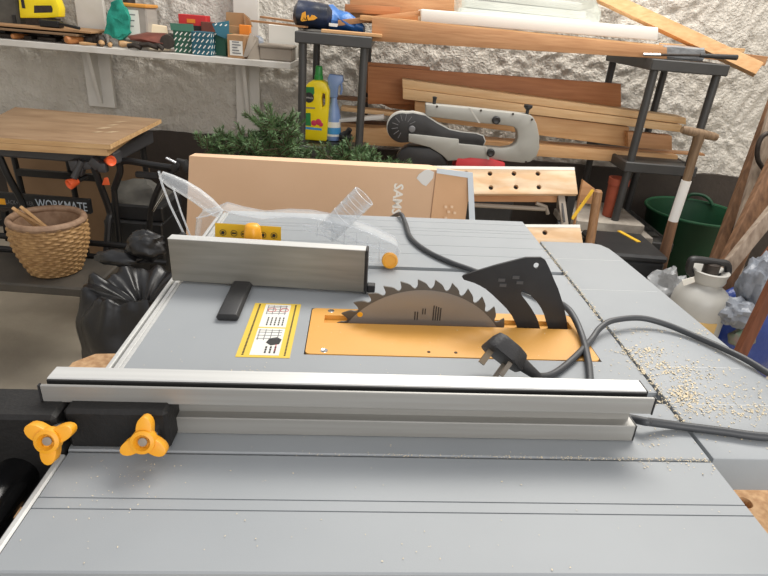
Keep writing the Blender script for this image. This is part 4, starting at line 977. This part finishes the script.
# ---- right side: spade, tub, sprayer, bag, timbers
SPY = 2.30; a_ = W(700, 134, Y=SPY); b_ = W(657, 285, Y=SPY)
spd = root('spade', 'garden spade with a wooden T handle and white-taped shaft, standing against the right rack', 'spade', (b_.x, SPY, 0))
l0, l1 = W(682, 129.5, Y=SPY), W(717, 137.5, Y=SPY)
part('handle', MB().tube([l0, l0.lerp(l1, .1), l0.lerp(l1, .5), l0.lerp(l1, .9), l1], [.013, .016, .018, .016, .013], 14), 'shaft', spd)
pt = lambda x, y: W(x, y, Y=SPY)
part('shaft', MB().tube([pt(700, 134), pt(695, 150), pt(686.5, 180.5), pt(673, 221)], [.023, .018, .0165, .0165], 14), 'shaft', spd)
part('tape_sleeve', MB().tube([pt(686.5, 180.5), pt(673, 221)], .0195, 16), mat('white_tape', (226, 224, 220), .5), spd, 'white tape sleeve')
part('socket', MB().tube([pt(673, 221), pt(664, 255), pt(655, 290)], [.020, .022, .026], 14), 'old_wood_v', spd)
bb = pt(655, 290)
part('blade', MB().hull([V((bb.x-.09, SPY-.005, bb.z)), V((bb.x+.09, SPY-.005, bb.z)), V((bb.x+.09, SPY+.005, bb.z)), V((bb.x-.09, SPY+.005, bb.z)), V((bb.x-.08, SPY-.003, .002)), V((bb.x+.08, SPY-.003, .002)), V((bb.x+.08, SPY+.003, .002)), V((bb.x-.08, SPY+.003, .002))]), 'rust', spd)
tc = W(695, 211, Y=2.9); TR = .238
tb = root('garden_tub', 'large green rubber tub with a looped handle in the right corner', 'tub', (tc.x, 2.9, 0))
zt_ = tc.z
part('tub', MB().lathe([(TR*.74, 0), (TR*.80, .02), (TR*.98, zt_-.02), (TR*1.03, zt_-.01), (TR*1.03, zt_), (TR*.97, zt_), (TR*.92, zt_-.05), (TR*.72, .03), (.001, .025)], (tc.x, 2.9, 0), seg=48), 'tub', tb, smooth=50)
part('rim', MB().lathe([(TR*1.025+.007*math.cos(a*math.pi/4), zt_+.007*math.sin(a*math.pi/4)) for a in range(8)], (tc.x, 2.9, 0), seg=48, caps=False), mat('green_rim', (34, 92, 60), .5), tb)
h2 = smooth_path([V((tc.x+.05, 2.88+TR, zt_)), V((tc.x+.07, 2.87+TR, zt_+.035)), V((tc.x+.12, 2.85+TR, zt_+.04)), V((tc.x+.15, 2.82+TR, zt_+.025)), V((tc.x+.165, 2.80+TR, zt_))], 6)
part('handle', MB().tube(h2, .009, 8), 'tub', tb)
PYs = 1.92
sc_ = W(703.5, 290, Y=PYs); spr = root('pressure_sprayer', 'white pressure sprayer tank with a black pump handle', 'sprayer', (sc_.x, PYs, 0))
zt2 = W(704, 286, Y=PYs).z; TRs = .098
part('tank', MB().lathe([(.085, .0), (TRs, .02), (TRs, zt2-.08), (TRs*.97, zt2-.045), (TRs*.85, zt2-.015), (TRs*.62, zt2+.003), (.052, zt2+.008), (.050, zt2+.024), (.001, zt2+.024)], (sc_.x, PYs, 0), seg=40), 'sprayer', spr, smooth=60)
part('collar', MB().lathe([(.044, 0), (.058, .002), (.062, .012), (.060, .024), (.066, .045), (.060, .048), (.050, .042), (.030, .024)], (sc_.x, PYs, zt2+.02), seg=36), 'sprayer', spr, smooth=60)
part('neck', MB().lathe([(.028, 0), (.028, .06), (.012, .065)], (sc_.x, PYs, zt2+.03), seg=20), 'dark_misc', spr)
hz_ = W(704, 272, Y=PYs).z
hd_ = [(700-17, 272), (686, 258), (720, 261), (732, 265), (730, 279)]
part('pump_handle', MB().tube(smooth_path([W(x, y, Y=PYs) for x, y in ((701, 276), (690, 272), (691, 261), (697, 259.5), (718, 262.5), (727, 264.5), (726, 275), (712, 277))], 5), .0135, 12), 'black', spr, 'black pump handle')
part('print', MB().box((sc_.x-.055, PYs-TRs-.001, zt2-.145), (sc_.x+.03, PYs-TRs+.02, zt2-.105)).box((sc_.x-.03, PYs-TRs-.001, zt2-.20), (sc_.x+.02, PYs-TRs+.02, zt2-.155)), 'amber_print', spr)
part('tag', MB().prism([W(x, y, Y=PYs-.06) for x, y in ((682, 280), (694, 277), (695, 282), (684, 286))], (0, .002, 0)), 'label_white', spr)
# crumpled compost bag
def crumple(c, r, sc, n=40, amp=.22, fr=2.2, seed=0):
    mb = MB().sphere(c, r, sc, n, n//2, lambda q: 1+amp*noise.noise(q*fr+V((seed, 0, 0)))+amp*.5*abs(noise.noise(q*fr*2.3+V((0, seed, 0)))))
    return mb
bgc = W(752, 310, Y=1.9)
cbag = root('compost_bag', 'crumpled blue and white plastic sack at the right edge', 'bag', (bgc.x, 1.95, 0))
part('sack', crumple(V((bgc.x+.09, 2.02, .22)), .17, (1.0, .85, 1.28), 48, .2, 2.4, 3), 'bag_blue', cbag, smooth=40)
part('sack_top', crumple(W(757, 284, Y=1.90), .070, (.8, .8, 1.45), 36, .35, 2.6, 8), 'bag_white', cbag, smooth=40)
part('sack_fold', crumple(W(735, 312, Y=1.86), .07, (1.1, .8, .7), 36, .35, 3, 11), 'bag_white', cbag, smooth=40)
part('print', crumple(W(742, 338, Y=1.84), .05, (1, .5, .7), 24, .2, 2, 4), mat('dull_print', (128, 100, 98), .5, c2=(90, 110, 90), vs=30), cbag)
solo('clear_bag', crumple(W(664, 303, Y=2.06), .11, (.8, .8, 1.2), 40, .35, 2.4, 6), 'grey_film', 'grey plastic bag behind the edge of the extension board', 'bag')
# timbers leaning in the right corner
def lean(a, b_, Ya, Yb, w, t, m, lab, grp='timbers leaning in the right corner'):
    p, q = W(*a, Y=Ya), W(*b_, Y=Yb); d = (q-p); k = (0.0-p.z)/d.z; q = p+d*k
    q.z = .012
    return solo('timber', MB().bar(q, p, w, t, (0, -1, .3), .002), m, lab, 'timber', group=grp)
lean((800, 40), (735, 215), 2.8, 2.52, .075, .03, 'old_wood_v', 'dark brown timber rearmost of those leaning at the right edge')
lean((790, 70), (751, 205), 2.6, 2.44, .085, .02, 'pale_wood_v', 'pale flat timber leaning beside the dark one')
lean((800, 120), (752, 220), 2.42, 2.26, .09, .035, 'old_wood_v', 'broad weathered timber in the middle of the right-hand group')
lean((815, 160), (738, 255), 2.24, 2.12, .05, .03, 'pale_wood_v', 'grey-brown slim timber crossing low in the right corner')
lean((830, 175), (745, 290), 2.1, 2.05, .045, .03, 'red_wood_v', 'reddish slim timber crossing low in front of the grey-brown one')
lean((800, 230), (742, 350), 1.72, 1.68, .035, .03, 'red_wood_v', 'red-brown timber nearest the camera at the right edge')
mt = root('iron_grip', 'dark iron D-shaped grip of a garden tool among the timbers', 'garden tool', W(764, 150, Y=2.45))
part('grip', MB().tube(smooth_path([W(x, y, Y=2.45) for x, y in ((766, 172), (758, 160), (758, 146), (763, 136), (772, 133), (780, 140))], 5), .010, 10), 'dark_misc', mt)
part('shaft', MB().tube([W(766, 172, Y=2.45), W(766, 172, Y=2.45)+V((-.05, .05, -.55))], .014, 10), 'dark_misc', mt)

# ---- low shelf things on the right
zsl = .43
stn = root('stone_slab', 'pale stone slab on the lower shelf of the right rack, upper of the pair', 'slab', (1.2, 2.7, zsl+.06))
def slabby(x0, x1, y0, y1, z0, z1, m, nm, lab, cat, amp=.006, grp=None):
    k = MB().box((x0, y0, z0), (x1, y1, z1), .004); bmesh.ops.subdivide_edges(k.bm, edges=k.bm.edges[:], cuts=6, use_grid_fill=True)
    for v in k.bm.verts: v.co.x += noise.noise(v.co*18)*amp; v.co.y += noise.noise(v.co*18+V((4, 0, 0)))*amp
    return solo(nm, k, m, lab, cat, group=grp)
bpy.data.objects.remove(stn)
xs0, xs1 = W(577, 212, Y=2.52).x, W(652, 222, Y=2.52).x
slabby(xs0, xs1+.02, 2.50, 2.86, zsl+.001, zsl+.035, 'slab', 'stone_slab', 'pale stone slab on the low shelf of the right rack, lower of the pair', 'slab', grp='slabs on the low shelf')
slabby(xs0+.01, xs1-.03, 2.52, 2.86, zsl+.036, zsl+.085, 'slab', 'stone_slab', 'rough pale stone slab under the terracotta pot', 'slab', grp='slabs on the low shelf')
pp_ = W(613, 208, Y=2.62); pot = root('plant_pot', 'terracotta plant pot on the stone slabs', 'plant pot', (pp_.x, 2.63, zsl+.086))
zr_ = W(613, 178, Y=2.62).z-(zsl+.086)
part('pot', MB().lathe([(.036, 0), (.038, .004), (.044, zr_-.03), (.038, zr_-.03), (.03, .01), (.001, .008)], (pp_.x, 2.63, zsl+.086), seg=32), 'terracotta', pot)
part('rim', MB().lathe([(.0435, zr_-.032), (.0475, zr_-.030), (.048, zr_), (.042, zr_), (.038, zr_-.03)], (pp_.x, 2.63, zsl+.086), seg=32), 'terracotta', pot)
st1 = W(598.5, 190, Y=2.25); st2 = W(590, 243, Y=2.2); dd = st2-st1; st2 = st1+dd*((st1.z-.01)/-dd.z)
solo('round_stick', MB().tube([st2, st1-V((0, 0, .01)), st1], [.0185, .0185, .012], 14), 'round_stick_wood', 'round brown wooden stick standing in front of the slabs', 'stick')
wbk = MB().prism([W(x, y, Y=2.44) for x, y in ((583, 180), (595, 189), (592, 204), (580, 203))]+[V((W(580, 216, Y=2.44).x, 2.44, .012))], (0, .02, 0), bev=.001)
kx = min(v.co.z for v in wbk.bm.verts)
solo('wood_block', wbk, 'pine_mid', 'wooden wedge leaning behind the round stick', 'wood block')
solo('yellow_rule', MB().bar(W(593, 190, Y=2.33), W(572, 219, Y=2.27), .012, .006, (0, -1, 0)), 'yellow_rule', 'thin yellow strip leaning across the wooden wedge', 'rule')
tx0, tx1 = W(608, 245, Y=2.3).x, W(657, 258, Y=2.3).x; ztb = W(630, 240, Y=2.36).z
tbx = root('tool_box', 'black tool box with a yellow stripe on its lid, under the right rack', 'tool box', ((tx0+tx1)/2, 2.35, 0))
part('body', MB().box((tx0-.06, 2.18, .02), (tx1-.02, 2.46, ztb-.03), .01), 'black', tbx)
part('lid', MB().box((tx0-.065, 2.175, ztb-.032), (tx1-.015, 2.465, ztb), .01), 'black', tbx)
y0_ = W(619, 231, z=ztb+.001); y1_ = W(639, 242, z=ztb+.001)
part('stripe', MB().bar(y0_, y1_, .02, .004), 'yellow_rule', tbx, 'yellow stripe')
part('foot', MB().box((tx0, 2.2, 0), (tx1-.1, 2.44, .022)), 'black_rub', tbx)

# ---- left side: folding bench with boards
# step
zst = W(45, 286, Y=1.74).z
zw = .823
fb = root('folding_workbench', 'black-framed folding workbench with a lettered crossbar and sheet boards on top, at left', 'workbench', (-1.25, 2.1, 0))
FL, FR, RR, RL = W(-40, 135, z=zw), W(109.5, 144.5, z=zw), W(161, 119, z=zw), W(15, 107, z=zw)
RL2 = RL+(RL-RR)*.35; FL2 = FL
q = [FL2, FR, RR, RL]
b1 = root('worn_board', 'worn plywood board on top of the left workbench, upper sheet', 'board', (FR+RL)/2-V((0, 0, .018)), group='boards on the left workbench')
part('sheet', MB().prism(q, (0, 0, -.018), bev=.001), 'ply', b1)
part('edge_band', MB().prism([FL2+V((0, -.0006, -.001)), FR+V((0, -.0006, -.001)), FR+V((0, -.0006, -.017)), FL2+V((0, -.0006, -.017))], (0, -.0008, 0)), 'ply_edge', b1)
rr_ = (RR-FR).normalized(); nn = V((rr_.y, -rr_.x, 0))
part('edge_band', MB().prism([FR+nn*.0006+V((0, 0, -.001)), RR+nn*.0006+V((0, 0, -.001)), RR+nn*.0006+V((0, 0, -.017)), FR+nn*.0006+V((0, 0, -.017))], nn*.0008), 'ply_edge', b1)
sm = MB()
for (x, y, w_, h_) in ((104, 128, 9, .7), (113, 125, 7, .5), (98, 132, 6, .5), (120, 122, 8, .4), (112, 132, 8, .6)):
    sm.prism([W(x-w_, y+.8*h_, z=zw+.0004), W(x, y-h_, z=zw+.0004), W(x+w_, y-1.2*h_, z=zw+.0004), W(x, y+h_, z=zw+.0004)], (0, 0, .0003))
part('paint_smear', sm, mat('pale_smear', (178, 156, 126), .7), b1)
off = V((0, 0, -.0185))
b2 = root('worn_board', 'plywood board lying under the worn sheet on the left workbench', 'board', (FR+RL)/2-V((0, 0, .0425)), group='boards on the left workbench')
q2 = [FL2+off, FR+off+V((-.012, .004, 0)), RR+off+V((-.05, -.1, 0)), RL+off]
part('sheet', MB().prism(q2, (0, 0, -.024), bev=.001), 'ply_edge', b2)
cx0, cx1 = -1.62, FR.x-.05; yf = FR.y+.07
xl_, xr_ = W(14, 165, Y=yf+.05).x, W(98, 175, Y=yf+.03).x
zt3 = zw-.0432
part('top_beam', MB().box((cx0, yf, zt3-.05), (cx1+.03, yf+.06, zt3-.002), .006), 'wm_grey', fb)
part('top_beam', MB().box((cx0, yf+.42, zt3-.05), (cx1-.05, yf+.48, zt3-.002), .006), 'wm_grey', fb)
part('side_beam', MB().box((cx1-.05, yf+.05, zt3-.06), (cx1-.0, yf+.45, zt3-.005), .006), 'wm_grey', fb)
for x, d in ((xl_-.02, .03), (xr_, .02), (-1.62, .02)):
    part('leg', MB().tube(smooth_path([V((x-.02, yf+.03, zt3-.03)), V((x, yf+.03, zt3-.12)), V((x+d, yf+.04, zt3-.24)), V((x+d, yf+.02, zst+.12)), V((x+d, yf-.04, zst-.01))], 5), .013, 10), 'black_metal', fb)
    part('rear_leg', MB().tube([V((x, yf+.45, zt3-.03)), V((x+.03, yf+.45, 0.01))], .013, 10), 'black_metal', fb)
bY = yf+.10
bar0, bar1 = W(-20, 198, Y=bY), W(90, 206, Y=bY)
br = part('name_bar', MB().box((bar0.x, bY, W(40, 210.5, Y=bY).z), (bar1.x, bY+.02, W(40, 196, Y=bY).z), .003), 'black', fb)
a_ = W(37.5, 212.5, Y=bY-.001); z_ = W(62, 210.5, Y=bY-.001).z
part('lettering', text_mb('WORKMATE', V((a_.x, bY-.0008, z_+.004)), (1, 0, 0), (0, 0, 1), .036, .0006, W(87.5, 208, Y=bY).x-a_.x, .01), 'tape', br, 'pale bench lettering')
a2_ = W(4, 204, Y=bY-.001)
part('maker_lettering', text_mb('BLACK+DECKER', V((a2_.x, bY-.0008, z_+.010)), (1, 0, 0), (0, 0, 1), .017, .0006, W(34, 205, Y=bY).x-a2_.x), 'ink_grey', br)
yb_ = W(1.5, 199, Y=bY-.002); part('badge', MB().box((yb_.x-.012, bY-.0015, z_+.006), (yb_.x+.012, bY, z_+.03)), 'yellow', br)
# swivel grips
def grip(px, py, Y, ax, lab):
    c = W(px, py, Y=Y); ax = V(ax).normalized()
    part('swivel_grip', MB().lathe([(.0125, 0), (.019, .034), (.017, .036), (.009, .030)], c-ax*.02, ax, 18), 'orange_knob', fb, lab)
    part('grip_shaft', MB().tube([c-ax*.02, c-ax*.06], .009, 10), 'black_metal', fb)
grip(72.5, 183, yf-.05, (-.45, -.85, -.2), 'orange crank end'); grip(109.5, 161, yf-.01, (.7, -.6, .2), 'orange crank end'); 
p = W(105.5, 181, Y=yf); part('foot_pad', MB().hull([W(102, 185, Y=yf), W(110, 185, Y=yf), W(108, 177, Y=yf), W(104, 177.5, Y=yf), W(102, 185, Y=yf+.03), W(110, 185, Y=yf+.03)], .002), 'orange_knob', fb)
k = MB()
for px, py, r__ in ((76, 165, .022), (80, 170, .02), (96, 163, .022), (103, 167, .02), (88, 165, .018)):
    c = W(px, py, Y=yf-.02); k.box(c-V((r__*.8, r__*.8, r__*.9)), c+V((r__*.8, r__*.8, r__*.9)), .006, Ry(px*7), 2)
part('screw_housing', k, 'wm_grey', fb)
k = MB().tube([W(82, 161, Y=yf-.03), W(74, 178, Y=yf-.045)], .012, 10); part('crank_arm', k, 'wm_grey', fb)
part('back_bar', MB().bar(W(18, 172, Y=yf+.40), W(100, 178, Y=yf+.40), .02, .03), 'black_metal', fb)
sx1 = W(97, 280, Y=1.79).x
part('step_board', MB().box((-1.75, 1.74, zst-.035), (sx1, 2.02, zst), .006), 'step', fb)
part('step_rail', MB().tube([(-1.6, 2.03, zst+.05), (W(166, 238, Y=2.03).x, 2.03, zst+.045)], .012, 10).tube([(-1.6, 2.0, zst+.01), (W(166, 250, Y=2.0).x, 2.0, zst+.0)], .013, 10), 'black_metal', fb)
part('step_leg', MB().box((sx1-.035, 1.90, 0), (sx1-.005, 1.94, zst-.035), .003).box((-1.74, 1.76, 0), (-1.70, 1.80, zst-.035), .003), 'black_metal', fb)
part('cross_brace', MB().bar((W(-5, 218, Y=2.0).x, 2.06, .52), (W(14, 262, Y=2.06).x, 2.06, .40), .018, .02, (0, -1, 0)).bar((W(20, 218, Y=2.0).x, 2.07, .52), (W(-10, 250, Y=2.07).x, 2.07, .44), .018, .02, (0, -1, 0)), 'black_metal', fb)
solo('cardboard_sheet', MB().box((-1.75, 2.62, .0), (W(146, 170, Y=2.6).x, 2.64, W(90, 160, Y=2.6).z), .002), 'card_dark', 'brown cardboard sheet leaning behind the left workbench', 'cardboard')
# basket
bx = W(49.5, 232, Y=1.875); R0 = .116
zb0 = zst+.001; zrim = W(49, 219, Y=1.875).z
bk = root('wicker_basket', 'round wicker basket holding wood offcuts on the left workbench step', 'basket', (bx.x, 1.875, zb0))
Hb = zrim-zb0
b = MB(); rings = []; NT, NH = 200, 66
for j in range(NH+1):
    t_ = j/NH; r0 = R0*(.70+.36*math.sin(min(1, t_*1.25)*math.pi/2)-.05*max(0, t_-.8)*5*.6)
    row = []
    for i in range(NT):
        th = 2*math.pi*i/NT; ph = math.pi*(int(t_*20) % 2)
        r = r0+.0026*math.sin(th*17+ph+t_*6)*abs(math.sin(math.pi*t_*20))+.0034*abs(math.sin(math.pi*t_*20))
        row.append(b.bm.verts.new((bx.x+r*math.cos(th), 1.875+r*math.sin(th), zb0+Hb*t_)))
    rings.append(row)
for j in range(NH):
    for i in range(NT): b.bm.faces.new((rings[j][i], rings[j][(i+1) % NT], rings[j+1][(i+1) % NT], rings[j+1][i]))
b.bm.faces.new(rings[0][::-1])
part('weave', b, 'wicker', bk, smooth=60)
rt_ = R0*1.0
part('lining', MB().lathe([(.002, .045), (R0*.7, .05), (R0*.86, Hb*.45), (rt_-.016, Hb-.03), (rt_-.010, Hb), (rt_-.004, Hb-.002), (rt_-.008, Hb-.03), (R0*.8, .04), (.002, .04)], (bx.x, 1.875, zb0), seg=40), 'wicker_rim', bk, smooth=60)
b = MB().lathe([(rt_+.012*math.cos(a*math.pi/5)-.002, Hb+.013*math.sin(a*math.pi/5)) for a in range(11)], (bx.x, 1.875, zb0), seg=120, f=lambda r, h, t: r+.0012*math.sin(60*t), caps=False)
part('rim', b, 'wicker_rim', bk, 'plaited rim', smooth=60)
for i, (a, c, lab) in enumerate((((13, 208), (27, 224), 'pale wooden stick leaning out of the basket, leftmost'), ((21, 207), (36, 222), 'pale wooden stick leaning out of the basket, rightmost'), ((17, 211), (32, 228), 'pale wooden stick leaning out of the basket, middle one'))):
    p = W(*a, Y=1.82); q_ = V((bx.x+.01+.03*i, 1.93, zb0+.055+.008*i))
    solo('wood_stick', MB().bar(q_, p, .016, .010, bev=.001), 'handle_pale', lab, 'stick', group='sticks in the basket')
solo('wood_offcut', MB().bar((bx.x-.03, 1.87, zrim-.07), (bx.x+.09, 1.90, zrim-.05), .05, .014, bev=.001), 'old_wood', 'brown wooden offcut lying inside the basket', 'offcut')
# trash bag
tcx = W(142, 300, Y=1.62)
tbg = root('bin_bag', 'black bin bag tied at the top, on the floor left of the saw', 'bin bag', (tcx.x, 1.62, 0))
def bagf(q):
    th = math.atan2(q.y, q.x); up = max(0, q.z)
    pl = .085*math.sin(th*9+2*noise.noise(q*1.5))*up+.05*math.sin(th*17+1)*up
    neck = 1-.72*max(0, (q.z-.62)/.38)**.8 if q.z > .62 else 1
    return (1+pl+.10*noise.noise(q*1.8)+.06*abs(noise.noise(q*4.2)))*(neck if True else 1)
btop = W(142, 252, Y=1.62).z
part('sack', MB().sphere((tcx.x, 1.62, btop*.5), .19, (1.0, .92, btop*.5/.19*1.02), 90, 60, bagf), 'bag_black', tbg, smooth=50)
k = crumple(W(146, 246, Y=1.60), .055, (1.05, .8, .75), 40, .28, 2.2, 2)
part('knot', k, 'bag_black', tbg, smooth=40)
part('tail', MB().hull([W(150, 236, Y=1.6), W(166, 245, Y=1.62), W(150, 256, Y=1.6), W(160, 240, Y=1.64)], .004), 'bag_black', tbg)
part('tail', crumple(W(118, 258, Y=1.58), .045, (1.5, .7, .5), 30, .22, 2.2, 9), 'bag_black', tbg, smooth=40)
# black cases behind
Yc = 2.18
c0_, c1_ = W(103, 222, Y=Yc).x, W(162, 226, Y=Yc).x
tcs = root('tool_case', 'black tool case with a stepped front, in shadow behind the bin bag', 'case', ((c0_+c1_)/2, Yc+.1, 0))
zc1, zc2 = W(130, 222, Y=Yc).z, W(130, 207, Y=Yc).z
part('body', MB().box((c0_, Yc, .03), (c1_, Yc+.25, zc1), .006), 'black', tcs); part('lid', MB().box((c0_+.02, Yc+.02, zc1), (c1_, Yc+.25, zc2), .006), 'black', tcs); part('foot', MB().box((c0_+.02, Yc+.03, 0), (c1_-.02, Yc+.22, .03)), 'black_rub', tcs)
ob = MB().hull([V((c0_+.03, Yc+.03, zc2+.001)), V((c1_-.03, Yc+.03, zc2+.001)), V((c1_-.03, Yc+.24, zc2+.001)), V((c0_+.03, Yc+.24, zc2+.001)), W(118, 180, Y=Yc+.12), W(146, 179, Y=Yc+.12), W(113, 190, Y=Yc+.06), W(154, 190, Y=Yc+.06)]); bmesh.ops.triangulate(ob.bm, faces=ob.bm.faces[:]); bmesh.ops.subdivide_edges(ob.bm, edges=ob.bm.edges[:], cuts=5, use_grid_fill=True)
for v in ob.bm.verts:
    if v.co.z > zc2+.01: v.co += V((noise.noise(v.co*16), noise.noise(v.co*16+V((5, 0, 0))), noise.noise(v.co*16+V((0, 5, 0)))))*.014
solo('canvas_sheet', ob, 'grey_cloth', 'grey canvas sheet folded on the black tool case', 'cloth')
ft2 = root('folding_trolley', 'black tubular trolley frame standing behind the tool case', 'trolley', (W(140, 200, Y=2.12).x, 2.12, 0))
tr_ = [W(x, y, Y=2.12) for x, y in ((114, 189), (120, 172), (120, 163.5), (128, 161), (153, 165), (178, 168.5))]
part('handle', MB().tube(smooth_path(tr_, 5), .0125, 10), 'black_metal', ft2)
part('upright', MB().tube(smooth_path([W(178, 168.5, Y=2.12), W(163, 180, Y=2.12), W(152, 206, Y=2.12), W(149, 232, Y=2.12)], 5)+[V((W(149, 250, Y=2.12).x, 2.12, .01))], .0115, 10), 'black_metal', ft2)
part('upright', MB().tube([tr_[0], V((tr_[0].x-.02, 2.12, .01))], .0115, 10), 'black_metal', ft2)
part('grip_bar', MB().box(W(136, 177, Y=2.12)-V((0, .01, 0)), W(158, 173, Y=2.12)+V((0, .01, 0)), .004), 'black', ft2)
part('brace', MB().tube([W(153, 211, Y=2.1), W(166, 190, Y=2.1)], .004, 8), 'chrome', ft2, 'bright steel brace')
part('brace', MB().tube([W(166, 158, Y=2.1), W(176, 163, Y=2.1)], .005, 8), 'chrome', ft2, 'bright steel brace')
k = MB()
for x, y, r__ in ((176, 166, .022), (181, 162, .018), (186, 166, .022)): c = W(x, y, Y=2.12); k.box(c-V((r__, r__*.6, r__*.6)), c+V((r__, r__*.6, r__*.6)), .005, Ry(x*11), 2)
part('joint', k, 'black', ft2)

# ================================================================== LIGHT
wd = bpy.data.worlds.new('sky'); SC.world = wd; wd.use_nodes = True
bgn = wd.node_tree.nodes['Background']; bgn.inputs['Color'].default_value = (.97, .97, 1, 1); bgn.inputs['Strength'].default_value = .66
def area(name, loc, tgt, sx, sy, e, col):
    l = bpy.data.lights.new(name, 'AREA'); l.shape = 'RECTANGLE'; l.size = sx; l.size_y = sy; l.energy = e; l.color = col
    o = bpy.data.objects.new(name, l); COL.objects.link(o); o.location = loc
    o.rotation_euler = (V(tgt)-V(loc)).to_track_quat('-Z', 'Y').to_euler(); return o
area('door_daylight', (1.5, -2.0, 2.0), (.2, 2.4, .8), 3.2, 1.9, 66, (1, .97, .93))
area('ceiling_lamp', (.9, 2.35, 3.3), (.6, 1.6, 0), 2.4, 1.0, 112, (1, .96, .89))
SC.view_settings.view_transform = 'Standard'; SC.view_settings.look = 'None'; SC.view_settings.exposure = 0; SC.view_settings.gamma = 1
SC.view_settings.use_curve_mapping = False
